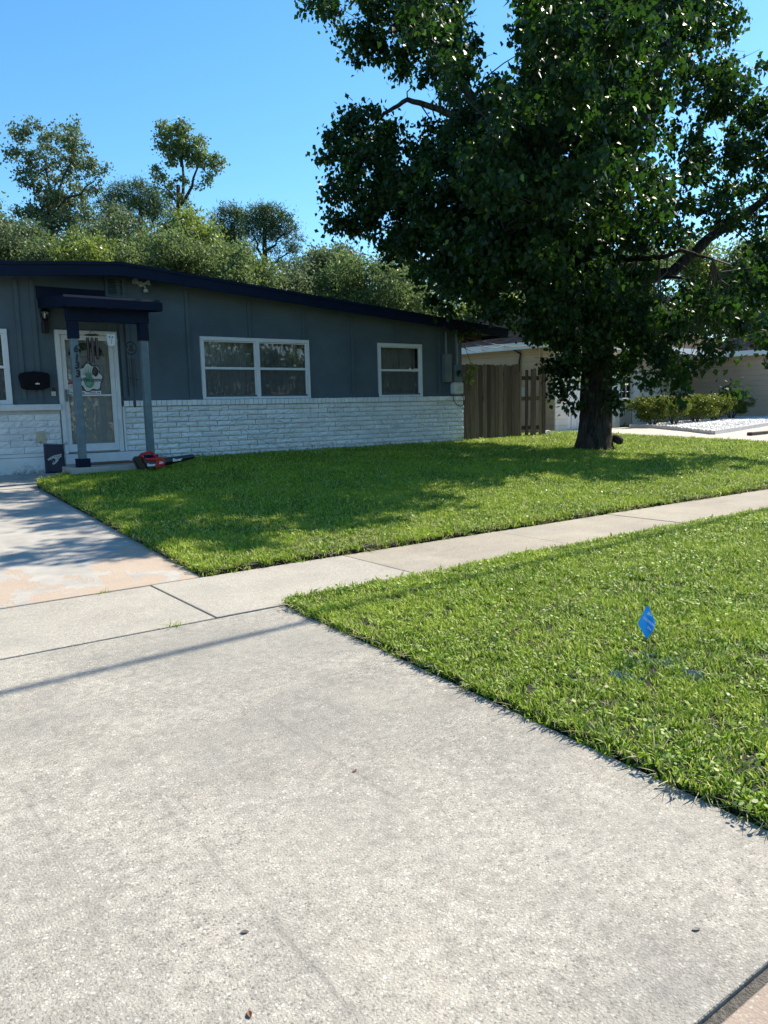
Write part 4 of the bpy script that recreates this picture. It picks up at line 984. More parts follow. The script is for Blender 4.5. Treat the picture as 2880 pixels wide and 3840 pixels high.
while z < EAVE-.1:
    MB().box(.0, .048, .048, 12, z, z+.196, .006).build('wall_course', mat['tan'], nh)
    for xa, xb in ((0.0, .70), (3.205, 3.9)):
        q = (xa+xb)/2 + (.12 if c_ % 2 else -.12)
        for s0, s1 in ((xa, q), (q, xb)):
            if z < 3 : MB().box(s0+.002, s1-.002, .004, .048, z, z+.196, .006).build('block', mat['cream'], nh)
    for xa, xb in ((3.905, 6.15), (7.305, 9.6)):
        x = xa - (.2 if c_ % 2 else 0)
        while x < xb:
            s0, s1 = max(x, xa), min(x+.4, xb)
            if s1-s0 > .03: MB().box(s0+.002, s1-.002, 1.352, 1.398, z, z+.196, .006).build('block', mat['cream'], nh)
            x += .4
    MB().box(11.645, 11.698, -3.5, 1.35, z, z+.196, .007).build('siding_board', mat['tan'], nh)
    z += .2; c_ += 1
MB().box(11.63, 11.70, 1.352, 1.40, 0, EAVE).build('corner_trim', mat['nwhite'], nh)
MB().box(11.62, 11.72, -3.56, -3.50, 0, EAVE).build('corner_trim', mat['nwhite'], nh)
gd = MB().box(.72, 3.19, .10, .13, 0.02, 2.09).build('garage_door', mat['nwhite'], nh)
for i in range(4):
    for k in range(4): MB().box(.76+k*.605, .76+k*.605+.55, .085, .0995, .06+i*.515, .06+i*.515+.45, .006).build('door_panel', mat['nwhite'], gd)
MB().box(3.36, 3.52, -.03, .0035, 0, EAVE).build('pilaster', mat['nwhite'], nh)
wn_ = MB(); wn_.box(6.16, 7.29, 1.36, 1.46, .96, 1.02); wn_.box(6.16, 7.29, 1.36, 1.46, 2.08, 2.14); wn_.box(6.16, 6.22, 1.362, 1.46, 1.021, 2.079); wn_.box(7.23, 7.29, 1.362, 1.46, 1.021, 2.079); wn_.box(6.225, 7.225, 1.38, 1.44, 1.54, 1.57)
wn_ = wn_.build('window', mat['nwhite'], nh)
for k in range(3):
    for q in range(4): MB().box(6.235+k*.332, 6.235+k*.332+.31, 1.41, 1.415, (1.03, 1.29, 1.58, 1.84)[q], (1.03, 1.29, 1.58, 1.84)[q]+.235).build('pane', mat['glass'], wn_)
b = MB()
for k in (1, 2): b.box(6.225+k*.332, 6.240+k*.332, 1.40, 1.42, 1.02, 2.08)
for q in (1.275, 1.825): b.box(6.225, 7.225, 1.402, 1.418, q, q+.015)
b.build('muntin', mat['nwhite'], wn_); MB().box(6.2, 7.25, 1.75, 1.76, .9, 2.2).build('blind', mat['curtain_dark'], wn_)
for xs0 in (5.72, 7.33):
    sh = MB().box(xs0, xs0+.40, 1.33, 1.35, .96, 2.14).build('shutter', mat['nwhite'], nh)
    for k in range(16): MB().box(xs0+.05, xs0+.35, 1.318, 1.3295, 1.01+k*.068, 1.01+k*.068+.045).build('louvre', mat['nwhite'], sh)
nd = MB().box(9.62, 10.59, 1.46, 1.50, .1, 2.14).build('front_door', mat['cream'], nh)
for u in (.1, .56):
    for z0, z1 in ((.2, .9), (1.05, 1.7), (1.8, 2.0)): MB().box(9.62+u, 9.62+u+.32, 1.445, 1.4595, z0, z1, .006).build('door_panel', mat['tan'], nd)
MB().box(9.55, 9.612, 1.34, 1.50, .1, 2.2).build('door_trim', mat['timber'], nh)
MB().box(9.0, 11.64, -1.2, 1.34, -.05, .10).build('porch_slab', mat['npath'], nh)
# hip roof with shingle courses
OV = .55; S_ = .36
def roof_part(x0, x1, y0, y1, name):
    """hip roof over the rectangle, with tabs laid in courses on the left and front slopes"""
    half = min(x1-x0, y1-y0)/2; zr = EAVE+.02+half*S_; z0 = EAVE+.02
    if (x1-x0) >= (y1-y0): ra, rb = (x0+half, y0+half), (x1-half, y0+half)
    else: ra, rb = (x0+half, y0+half), (x0+half, y1-half)
    V = [(x0, y0, z0), (x1, y0, z0), (x1, y1, z0), (x0, y1, z0), (ra[0], ra[1], zr), (rb[0], rb[1], zr)]
    F = [(0, 1, 5, 4), (1, 2, 5), (2, 3, 4, 5), (3, 0, 4)] if (x1-x0) >= (y1-y0) else [(0, 1, 4), (1, 2, 5, 4), (2, 3, 5), (3, 0, 4, 5)]
    rf = MB().add(V, F + [(3, 2, 1, 0)]).build('roof', mat['shingle'], nh)
    VV = []; FF = []; AA = []
    step = .145
    def course(fn, length, depth_max, inset):
        k = 0; d = 0.0
        while d < depth_max:
            s = inset(d)+random.uniform(0, .1); e = length-inset(d)
            while s < e:
                w_ = random.choice((.22, .3, .16)); t = min(s+w_, e); base = len(VV)
                for dd, hh in ((d-.01, .022), (min(d+step+.03, depth_max), .004)):
                    for ss in (s+.004, t-.004): VV.append(fn(ss, dd, hh))
                VV.append(fn(s+.004, d-.01, .0)); VV.append(fn(t-.004, d-.01, .0)); r_ = random.random()
                FF.extend([(base, base+1, base+3, base+2), (base+4, base+5, base+1, base)]); AA.extend([r_, r_]); s = t
            d += step; k += 1
    cs = 1/math.sqrt(1+S_*S_)
    course(lambda s, d, h: (x0+d-h*S_, y1-s, z0+d*S_+h), y1-y0, half, lambda d: d)
    course(lambda s, d, h: (x0+s, y0+d-h*S_, z0+d*S_+h), x1-x0, min(half, 3.5), lambda d: d)
    o = link('shingles', np_mesh('shingles', VV, FF, mat['shingle'], {'rnd': ('FACE', AA)}), rf); o['kind'] = 'stuff'
    f = MB(); f.box(x0-.02, x0+.012, y0, y1, EAVE-.17, EAVE+.035); f.box(x0-.02, x1, y0-.02, y0-.001, EAVE-.17, EAVE+.035)
    f.build('fascia_board', mat['nwhite'], rf)
    MB().box(x0+.015, x1, y0, y1, EAVE-.01, EAVE+.005).build('soffit', mat['nwhite'], rf)
roof_part(-OV, 18.5, -OV, 12.5, 'roof')
roof_part(11.7-OV, 18.5, -4.05, 1.5, 'roof')
# pipes on the side wall behind the gate
MB().tube([(-.06, .55, .0), (-.06, .55, EAVE-.1)], .035, 8).build('downspout', mat['tan'], nh)
MB().tube([(-.06, 1.3, 1.0), (-.06, 1.3, 2.2), (-.06, 1.25, 2.45), (-.12, 1.6, EAVE-.05), (-.35, 2.2, EAVE+.05)], .03, 8).build('service_pipe', mat['cable'], nh)
tag(MB().box(-.02, .14, -.2, .2, 0, .42, .01).build('meter_box', mat['boxgrey'], loc=(18.0, 17.3, 1.55), rot=(0, 0, ROT)), 'small white meter box on the tan wall behind the gate', 'meter box')
sp = tag(MB().tube([(0, 0, 0), (0, 0, .72), (.08, -.02, .74), (.16, -.03, .74)], .018, 8).build('standpipe_tap', mat['ivory'], loc=(18.75, 15.85, NZ)), 'thin garden tap on an upright pipe at the cream wall', 'tap')
for k in range(3):
    sy = [(-.6, 3.9+.02*k, 2.40-.05*k)]
for k, (a, c) in enumerate((((12.5, 13.95, 3.02), (17.72, 17.6, 3.25)), ((13.0, 14.2, 3.1), (17.75, 16.6, 3.2)), ((12.45, 13.98, 2.9), (17.70, 18.6, 3.22)))):
    a, c = Vector(a), Vector(c); P = [a.lerp(c, t)+Vector((0, 0, -.12*math.sin(math.pi*t))) for t in np.linspace(0, 1, 12)]
    tag(MB().tube(P, .012, 5).build('service_wire', mat['cable'], smooth=True), ('lowest', 'highest', 'middle')[(1, 0, 2)[k] if False else (2, 1, 0)[k]] + ' of three black service wires running to the tan house', 'wire', 'service wires between the houses')

# path, gravel bed, hedge
def ground_poly(name, poly, dz, m, kind='structure', thick=.1, parent=None):
    n = len(poly); b = MB(); P = [(x, y, zl(x, y)+dz) for x, y in poly]
    b.add([(x, y, z-thick) for x, y, z in P] + P, [tuple(range(n))[::-1], tuple(range(n, 2*n))] + [(i, (i+1) % n, n+(i+1) % n, n+i) for i in range(n)])
    o = b.build(name, m, parent)
    if kind: tag(o, kind=kind)
    return o
BED = [(21.35, 15.6), (20.35, 12.1), (25.2, 12.95), (31.0, 14.2), (30.0, 16.9), (22.6, 16.0)]
pa = tag(empty('path', (0, 0, 0)), kind='structure')
for a, c in (((17.42, 14.6, 22.2, 16.0), (17.75, 13.5, 21.4, 13.5)), ):
    pass
for k in range(5):
    ya, yb = [(16.0, 14.4), (14.4, 13.0), (13.0, 11.4), (11.4, 8.8), (8.8, SW1+.03)][k]
    def xr(y): return 23.1 if y < 11.6 else 30 if y < 12.2 else 22.0
    poly = [(np_left(ya), ya), (np_left(yb), yb), (23.1 if yb < 12 else 21.5, yb), (23.1 if ya < 12 else 21.5, ya)]
    ground_poly('slab', poly, .006, mat['npath'], None, parent=pa)
ground_poly('slab', [(21.0, 11.42), (31, 12.3), (31, 14.1), (21.0, 13.0)], .003, mat['npath'], None, parent=pa)
ground_poly('gravel_bed_base', BED, .03, mat['gravel_white'], 'structure', .1)
# white stones: instanced chips
def rock(seed):
    r = np.random.default_rng(seed); V = []; F = [(0, 1, 2), (0, 2, 3), (0, 3, 4), (0, 4, 1), (5, 2, 1), (5, 3, 2), (5, 4, 3), (5, 1, 4)]
    for d in ((0, 0, 1), (1, 0, 0), (0, 1, 0), (-1, 0, 0), (0, -1, 0), (0, 0, -1)): V.append(np.array(d)*r.uniform(.6, 1.25)+r.normal(0, .12, 3))
    return np_mesh('chip', V, F, mat['gravel_white'])
chips = [proto('chip', rock(s)) for s in range(5)]
n = 12000; x = rng.uniform(20.3, 31, n); y = rng.uniform(12, 17, n); k = in_poly(x, y, BED); x, y = x[k], y[k]; n = len(x)
tag(instancer('white_gravel', chips, np.column_stack([x, y, [zl(a, c)+.035 for a, c in zip(x, y)]]), rng.uniform(0, 6.28, (n, 3)), rng.uniform(.018, .042, n), rng.integers(0, 5, n), None), 'white landscaping gravel spread in front of the hedge', 'gravel', kind='stuff')
ed = tag(empty('bed_edging', (20.35, 12.1, .4)), 'pale scalloped stone edging around the white gravel bed', 'edging')
for (xa, ya), (xb, yb) in zip(BED[:3], BED[1:4]):
    L_ = math.hypot(xb-xa, yb-ya); n = int(L_/.42); ang = math.atan2(yb-ya, xb-xa)
    for i in range(n):
        t = (i+.5)/n; cx, cy = xa+(xb-xa)*t, ya+(yb-ya)*t; l2 = L_/n/2-.006
        pts = [(-l2, -.03)] + [(-l2+2*l2*q/12, .085+.025*abs(math.sin(q*math.pi/4))) for q in range(13)] + [(l2, -.03)]
        link('edging_stone', MB().prism(pts, 'y', -.05, .05).mesh('edging_stone', mat['stone']), ed, (cx-20.35, cy-12.1, zl(cx, cy)+.015-.4), (0, 0, ang))
for i in range(2): pass
tb = tag(MB().box(0, 5.5, -.07, .07, 0, .09, .01).build('landscape_timber', mat['timber'], loc=(20.95, 11.38, zl(21, 11.4)+.01), rot=(0, 0, rad(4))), 'dark landscape timber edging the small grass patch across the path', 'timber')
ground_poly('grass_patch', [(21.3, 11.55), (30, 12.2), (30, 12.3), (21.3, 11.6)], .02, mat['soil'], 'structure')

# ------------------------------------------------------------------ trees
def leaves(name, C, R, per, size, m, parent, droop=.6, clump=.30, nclump=None, aspect=.62, shell=.5, flatz=1.0, seed=1):
    """many small folded leaves in clumps through the lobes (centres C, radii R)"""
    r = np.random.default_rng(seed); C = np.asarray(C, float); R = np.asarray(R, float)
    vol = R**2.2; cnt = np.maximum(1, (vol/vol.sum()*per).astype(int))
    nl = nclump or 55
    P = []
    for c, rad_, n in zip(C, R, cnt):
        k = max(1, n//nl); d = r.normal(size=(k, 3)); d /= np.linalg.norm(d, axis=1)[:, None]
        q = r.uniform(size=k)**(1/3); q = shell + (1-shell)*q if shell < 1 else q
        cc = c + d*(q*rad_)[:, None]*np.array([1, 1, flatz])
        lp = np.repeat(cc, nl, axis=0) + r.normal(size=(k*nl, 3))*clump*np.array([1, 1, .8])*r.uniform(.5, 1.2, (k*nl, 1))
        P.append(lp)
    P = np.concatenate(P); n = len(P)
    d = r.normal(size=(n, 3))*.75; d[:, 2] -= droop; d /= np.linalg.norm(d, axis=1)[:, None]
    a = r.normal(size=(n, 3)); a[:, 2] += .35; s = np.cross(d, a); s /= np.linalg.norm(s, axis=1)[:, None]; nr = np.cross(s, d)
    L = (size*r.uniform(.65, 1.3, n))[:, None]; W = L*aspect*.5; f = W*r.uniform(.05, .5, (n, 1))
    b = P; t = P+d*L-nr*L*.08; l = P+d*L*.38+s*W+nr*f; rt = P+d*L*.38-s*W+nr*f
    V = np.stack([b, l, t, rt], 1).reshape(-1, 3); i = np.arange(n)[:, None]*4
    F = np.concatenate([i+[0, 1, 2], i+[0, 2, 3]], 1).reshape(-1, 3)
    cl_ = np.repeat(r.uniform(size=n//nl+1), nl)[:n]; rv = np.repeat(np.clip(r.uniform(size=n)*.45 + cl_**1.6*.5 + (r.uniform(size=n) < .025)*.5, 0, 1), 2)
    o = link(name, np_mesh(name, V, F, m, {'rnd': ('FACE', rv)}), parent); o['kind'] = 'stuff'
    return o

def wobble(a, b, n, amp, r):
    a, b = Vector(a), Vector(b); out = []
    for i in range(n+1):
        t = i/n; p = a.lerp(b, t); w_ = math.sin(math.pi*t) if i not in (0, n) else 0
        out.append(p + Vector((r.gauss(0, 1), r.gauss(0, 1), r.gauss(0, .6)))*amp*w_)
    return out

# the big shade tree
D0 = 17.05
tb3 = Vector((13.92, 11.08, zl(13.9, 11.1)))
tree = tag(empty('shade_tree', tb3), 'large broad-leaved shade tree with thick dark trunk on the front lawn', 'tree')
TO = -tb3
# trunk with fluted bark and root flare
nseg, nz = 72, 80; V = []; F = []; top = 5.4; rr = random.Random(3)
for j in range(nz+1):
    t = j/nz; z = top*t
    r0 = .335*(1-.22*t) + .045*math.exp(-z/.20) + .05*math.exp(-z/.8)
    if t > .5: r0 *= 1-.15*(t-.5)
    cx = .07*math.sin(z*.9)+.03*z*.1; cy = .05*math.sin(z*.7+1)
    for k in range(nseg):
        a = 2*math.pi*k/nseg; ca, sa = math.cos(a), math.sin(a)
        fl = noise.noise((ca*2.2, sa*2.2, z*.45))*.05 + noise.noise((ca*7+z*.15, sa*7, z*1.1))*.075 + noise.noise((ca*12, sa*12, z*3.2))*.045
        root = .08*math.exp(-z/.18)*max(0, math.sin(a*5+.7)+.2*math.sin(a*3))
        r1 = r0*(1+fl*1.6)+root; V.append((cx+r1*ca, cy+r1*sa, z-.06))
for j in range(nz):
    for k in range(nseg): F.append((j*nseg+k, j*nseg+(k+1) % nseg, (j+1)*nseg+(k+1) % nseg, (j+1)*nseg+k))
MB().add(V, F).build('trunk', mat['bark'], tree, smooth=True)
MB().lathe([(.05, -.09), (.13, -.06), (.15, 0), (.12, .07), (.03, .10)], (0, 0, 0), 10).build('burl', mat['bark'], tree, loc=tuple(Vector((.40, -.28, .22))), rot=(.4, .3, 0), smooth=True)
fork = Vector(px(1285, 560, D0)); rl = random.Random(5)
def limb(pts, r0, r1, name='limb', seg=8, mt=None):
    P = []
    for a, c in zip(pts[:-1], pts[1:]):
        w_ = wobble(a, c, 5, .05*(Vector(a)-Vector(c)).length*.5, rl); P += w_[:-1]
    P.append(Vector(pts[-1])); n = len(P)
    b = MB().tube([p+TO for p in P], [r0+(r1-r0)*(i/(n-1))**.8 for i in range(n)], seg)
    return b.build(name, mt or mat['bark'], tree, smooth=True), P
F0 = tb3 + Vector((.05, 0, 4.2))
Q = lambda x, y, d=0.0: Vector(px(x, y, D0+d))
main_limbs = [
    ([F0+Vector((0, 0, .9)), Q(1278, 420), Q(1275, 260, .4), Q(1240, 60, .5), Q(1230, -150, .4)], .24, .07),
    ([F0, Q(1200, 470, -.8), Q(1100, 330, -1.0), Q(1000, 180, -.6), Q(900, 20, -.4), Q(820, -90, 0)], .19, .05),
    ([Q(1080, 310, -1.0), Q(1000, 260, -.6), Q(945, 235, -.4), Q(880, 215, -.2), Q(830, 245, 0), Q(770, 300, .2)], .10, .03),
    ([F0, Q(1370, 600, 1.0), Q(1450, 590, .6), Q(1530, 515, .4), Q(1640, 440, .2), Q(1760, 330, 0)], .20, .07),
    ([Q(1400, 595, .8), Q(1470, 600, -.2), Q(1540, 625, -.6), Q(1600, 680, -.8)], .045, .014),
    ([F0+Vector((0, 0, .5)), Q(1350, 380, -1.2), Q(1400, 200, -1.6), Q(1470, 30, -1.5), Q(1500, -120, -1.2)], .16, .05),
    ([F0, Q(1180, 560, 1.2), Q(1050, 500, 2.2), Q(930, 450, 2.6), Q(820, 400, 2.4)], .13, .03),
    ([F0, Q(1230, 520, -2.2), Q(1150, 430, -3.4), Q(1100, 330, -4.0)], .13, .03),
    ([F0+Vector((0, 0, .4)), Q(1300, 450, 2.2), Q(1340, 300, 3.6), Q(1370, 120, 4.0)], .14, .04),
    ([F0, Q(1400, 560, -2.0), Q(1470, 540, -3.0), Q(1540, 560, -3.4)], .08, .02),
]
tips = []
for pts, r0, r1 in main_limbs:
    o, P_ = limb(pts, r0, r1); tips += P_[4:]
# crown lobes: place on the view, own distance, size in view px
LB = []
def lobe(x, y, r, *ds):
    for d in (ds or (0,)):
        dd = D0+d; LB.append((px(x, y, dd), r*2880/1659/FPX*dd))
for q in ((700, 12, 46, .2), (770, 40, 75, 0), (742, -40, 70, .3), (850, 40, 95, -.3, .8), (800, 110, 48, 0), (905, 85, 82, -.2, 1.0), (865, 150, 36, .2), (965, 155, 66, -.6, .6), (940, 20, 80, .2), (982, 80, 56, 0), (965, -30, 70, 0, 1),
          (765, 235, 45, .1), (730, 300, 45, 0), (790, 285, 70, 0, .6), (850, 300, 60, .3), (730, 345, 50, .2), (790, 370, 80, -.3, .7), (735, 410, 40, 0), (880, 385, 80, .4, -.8), (770, 455, 62, 0, .6), (725, 480, 35, .1), (850, 470, 80, -.4, .9), (780, 500, 40, 0), (925, 315, 46, .2, .9),
          (1015, 300, 82, -1.5, 0, 1.5), (960, 420, 110, -1.6, .4, 2), (1095, 245, 86, -2, 0, 2), (1168, 60, 64, -1.5, 0, 1.5), (1200, -60, 100, -2, 0, 2), (1090, 350, 130, -4.4, -2.4, -.6, 1.4, 3), (1205, 165, 102, -4.2, -2.2, -.4, 1.2, 2.8), (1240, 20, 120, -2.4, 0, 2.2), (1300, -100, 130, -2, 1),
          (930, 540, 75, -.8, 1.4), (860, 545, 50, .2), (1010, 560, 105, -2.2, 0, 1.8), (1090, 500, 120, -3.2, -1, 1.2, 3), (1200, 330, 140, -4.6, -2.6, -.6, 1.6, 3.6), (1210, 470, 130, -4.4, -2.2, 1.2, 3.2), (1130, 620, 100, -2.4, -.2, 1.8), (1030, 640, 55, -1, 1.0), (940, 620, 45, .6), (950, 680, 32, .4), (1000, 690, 26, .8),
          (1250, 600, 110, -3.0, -1.4, 1.4), (1105, 255, 85, -5.6), (1200, 110, 105, -6.0), (1300, 200, 100, -6.0), (972, 150, 56, -3.0, -4.8), (930, 40, 80, -2.6, -4.2), (1180, 0, 95, -4.4, -6.2), (1320, 30, 110, -4.6, -6.2), (1430, 120, 90, -4.4), (1100, 420, 90, -5.2), (1290, 400, 100, -5.8), (1180, 690, 62, -1.4, .4), (1250, 720, 80, -1.8, .9), (1210, 700, 60, -.9), (1300, 745, 60, -.9), (1190, 780, 38, -.7), (1225, 830, 38, -.5), (1235, 780, 50, -.8), (1270, 790, 40, .7), (1240, 885, 17, -.35),
          (1330, 120, 110, -2.6, -.4), (1420, 30, 95, -2, .4), (1500, 90, 90, -1.4, .8), (1570, 60, 55, 0), (1590, 130, 40, .2), (1480, -60, 130, -1, 1), (1330, 260, 105, -4.6, -2.4, .6), (1440, 190, 66, -1.2), (1530, 190, 70, -.6, 1.0), (1590, 200, 55, -.3), (1610, 150, 36, 0), (1635, 215, 34, .2), (1600, 270, 55, 0), (1650, 290, 45, .4),
          (1360, 430, 105, -4.8, -2.8, -1, 1.8), (1450, 400, 70, -1.4), (1540, 330, 62, -.6, 1.6), (1480, 300, 50, .6), (1590, 310, 40, 1.4), (1625, 350, 58, -.2), (1660, 240, 50, .2), (1480, 505, 52, -1.6), (1565, 440, 62, -.8, 2.0), (1510, 430, 44, 1.5), (1600, 470, 40, 1.6), (1660, 450, 66, 0), (1720, 350, 110, 0), (1380, 540, 70, -2.0),
          (1330, 640, 80, -2.0, .4), (1420, 690, 70, -2.4, -.4), (1350, 730, 62, -1.4, .2), (1625, 540, 55, -.8), (1680, 600, 85, -1, .5), (1540, 640, 66, -3.0, -1.2), (1600, 690, 60, -2.4), (1620, 610, 50, -2.6), (1500, 700, 50, -2.8, -1), (1470, 780, 42, -2.6), (1510, 800, 36, -2.8), (1430, 770, 40, -2.0), (1360, 800, 38, -1.0), (1330, 850, 26, -.8), (1390, 840, 28, -1.5), (1580, 770, 24, -2.6), (1590, 830, 20, -2.6), (1345, 800, 42, -.9), (1320, 850, 30, -.7), (1345, 885, 18, -.8), (1410, 800, 44, -1.6), (1455, 830, 34, -2.2), (1495, 765, 50, -2.6), (1540, 755, 34, -2.8), (1420, 740, 52, -2.0), (1200, 810, 36, -.6), (1212, 860, 22, -.5), (1480, 850, 20, -2.6), (1300, 700, 50, -1.0), (1720, 720, 90, -1)):
    lobe(*q)
C_ = np.array([l[0] for l in LB])+np.array(TO); R__ = np.array([l[1] for l in LB])
leaves('crown', C_, R__*.84, 185000, .118, mat['leaf_main'], tree, droop=.85, clump=.145, nclump=60, aspect=.76, shell=.35, seed=11)
# twigs carrying the clumps
tw = MB(); rt_ = random.Random(8); TP = [Vector(t) for t in tips]
for c, rd in zip(C_, R__):
    c = Vector(c); src = min(TP, key=lambda p: ((p+TO)-c).length)+TO
    if (src-c).length < 1.9:
        tw.tube(wobble(src, c, 4, .12, rt_), [.018, .015, .012, .010, .006], 5, False)
    for k in range(3):
        e = c + Vector((rt_.gauss(0, 1), rt_.gauss(0, 1), rt_.gauss(-.1, .7)))*rd*.6; tw.tube(wobble(c, e, 3, .05, rt_), [.008, .007, .005, .003], 4, False)
tw.build('twigs', mat['twig'], tree, smooth=True)['kind'] = 'stuff'

# trees behind the houses
def bg_tree(name, label, base, trunk_top, r0, lobes, m, per, size, clump, branches=(), shell=.35, group='trees behind the house', aspect=.6, flatz=1.0, seed=1, nclump=40, droop=.25, thin=1.0):
    base = Vector(base); t = tag(empty(name, base), label, 'tree', group); rr_ = random.Random(seed)
    tt = Vector(trunk_top); P_ = wobble(base, tt, 8, .10*r0*8, rr_)
    MB().tube([p-base for p in P_], [r0*(1-.6*i/8) for i in range(9)], 9).build('trunk', mat['bark'], t, smooth=True)
    if branches:
        for a, c, r_ in branches:
            MB().tube([p-base for p in wobble(a, c, 5, .12, rr_)], [r_*(1-.14*i) for i in range(6)], 6).build('limb', mat['bark'], t, smooth=True)
    C = np.array([l[0] for l in lobes])-np.array(base); R = np.array([l[1] for l in lobes])*thin
    leaves('crown', C, R, per, size, m, t, droop=droop, clump=clump, nclump=nclump, aspect=aspect, shell=shell, flatz=flatz, seed=seed)
    return t
def mk(d, *q):
    """lobes from view places at distance d: (x, y, r[, offset])"""
    return [(px(a[0], a[1], d+(a[3] if len(a) > 3 else 0)), a[2]*2880/1659/FPX*d) for a in q]
def gb(x, d): p = px(x, 900, d); return (p[0], p[1], .5)
def vv(x, y, d): return Vector(px(x, y, d))

# tall oak at the left
d = 33
L_ = mk(d, (40, 290, 30), (25, 330, 26), (70, 275, 22), (110, 300, 34, 1), (150, 280, 20), (165, 310, 34, -1), (90, 340, 38), (140, 350, 40, 1), (185, 350, 30), (60, 370, 26), (215, 372, 14), (230, 362, 8), (195, 395, 28), (100, 400, 40), (150, 415, 42, 1), (50, 400, 20), (110, 455, 50), (170, 450, 40, 1), (60, 470, 36), (160, 265, 12), (30, 368, 10), (120, 500, 55), (60, 520, 50), (180, 500, 50))
bg_tree('oak_tree', 'tall loose-crowned oak rising above the left end of the roof', gb(110, d), px(110, 430, d), .30, L_, mat['leaf_dark'], 14500, .14, .15,
        [(vv(110, 470, d), vv(100, 340, d), .09), (vv(112, 460, d), vv(165, 320, d), .08), (vv(108, 480, d), vv(50, 370, d), .07), (vv(112, 470, d), vv(205, 390, d), .07)], seed=21, nclump=34, shell=.1, thin=.82)
# spindly oak right of it
d = 34
L_ = mk(d, (360, 285, 24), (395, 282, 24), (350, 310, 18), (400, 312, 28), (430, 305, 18), (380, 330, 26), (440, 340, 24), (470, 352, 20), (485, 356, 9), (420, 345, 22), (450, 385, 16), (335, 372, 15), (350, 385, 14), (375, 395, 14), (400, 390, 12), (365, 420, 16), (395, 430, 16), (340, 400, 8), (430, 400, 10), (372, 350, 16))
bg_tree('oak_tree', 'thin leaning oak with an open flag-shaped crown above the roof ridge', gb(380, d), px(385, 400, d), .22, L_, mat['leaf_oak'], 6500, .135, .13,
        [(vv(383, 480, d), vv(400, 310, d), .10), (vv(384, 450, d), vv(448, 340, d), .09), (vv(384, 440, d), vv(345, 380, d), .05), (vv(392, 360, d), vv(365, 290, d), .06)], seed=22, nclump=30, shell=.1, thin=.85)
# domed pine
d = 46
L_ = mk(d, (255, 415, 22), (290, 408, 24), (325, 418, 24), (350, 440, 20), (235, 440, 22), (270, 438, 28), (310, 448, 30), (345, 470, 24), (240, 470, 24), (285, 480, 18), (365, 495, 20), (225, 500, 26), (375, 460, 14))
bg_tree('pine_tree', 'domed dark pine between the two tall oaks', gb(310, d), px(305, 430, d), .28, L_, mat['needle'], 11000, .24, .26,
        [(vv(308, 520, d), vv(270, 450, d), .12), (vv(308, 510, d), vv(345, 460, d), .12), (vv(306, 480, d), vv(290, 420, d), .10), (vv(310, 540, d), vv(360, 500, d), .09)], aspect=.18, shell=.35, flatz=.6, seed=23, nclump=50, droop=-.3)
# two pines at the right of the roof
d = 44
L_ = mk(d, (490, 460, 20), (470, 475, 14), (515, 470, 20), (480, 500, 22), (510, 500, 22), (500, 525, 22), (480, 540, 22))
bg_tree('pine_tree', 'smaller rounded pine left of the umbrella-crowned pine', gb(505, d), px(500, 480, d), .2, L_, mat['needle'], 6000, .24, .25,
        [(vv(503, 540, d), vv(480, 490, d), .08), (vv(503, 530, d), vv(520, 490, d), .08)], aspect=.18, shell=.35, flatz=.6, seed=24, nclump=50, droop=-.3)
d = 42
L_ = mk(d, (560, 460, 22), (590, 462, 24), (545, 480, 18), (615, 475, 18), (575, 490, 26), (540, 505, 16), (625, 500, 18), (600, 510, 20), (645, 515, 12), (560, 520, 14), (630, 535, 18), (590, 540, 14), (610, 575, 16), (640, 565, 12), (545, 540, 10))
bg_tree('pine_tree', 'umbrella-crowned pine with bare trunk beside the big tree crown', gb(570, d), px(572, 480, d), .27, L_, mat['needle'], 8000, .23, .23,
        [(vv(570, 560, d), vv(545, 505, d), .09), (vv(570, 545, d), vv(620, 500, d), .09), (vv(570, 580, d), vv(630, 540, d), .08), (vv(571, 520, d), vv(560, 470, d), .08), (vv(571, 515, d), vv(600, 470, d), .08), (vv(570, 600, d), vv(635, 565, d), .07)], aspect=.18, shell=.35, flatz=.6, seed=25, nclump=46, droop=-.3)
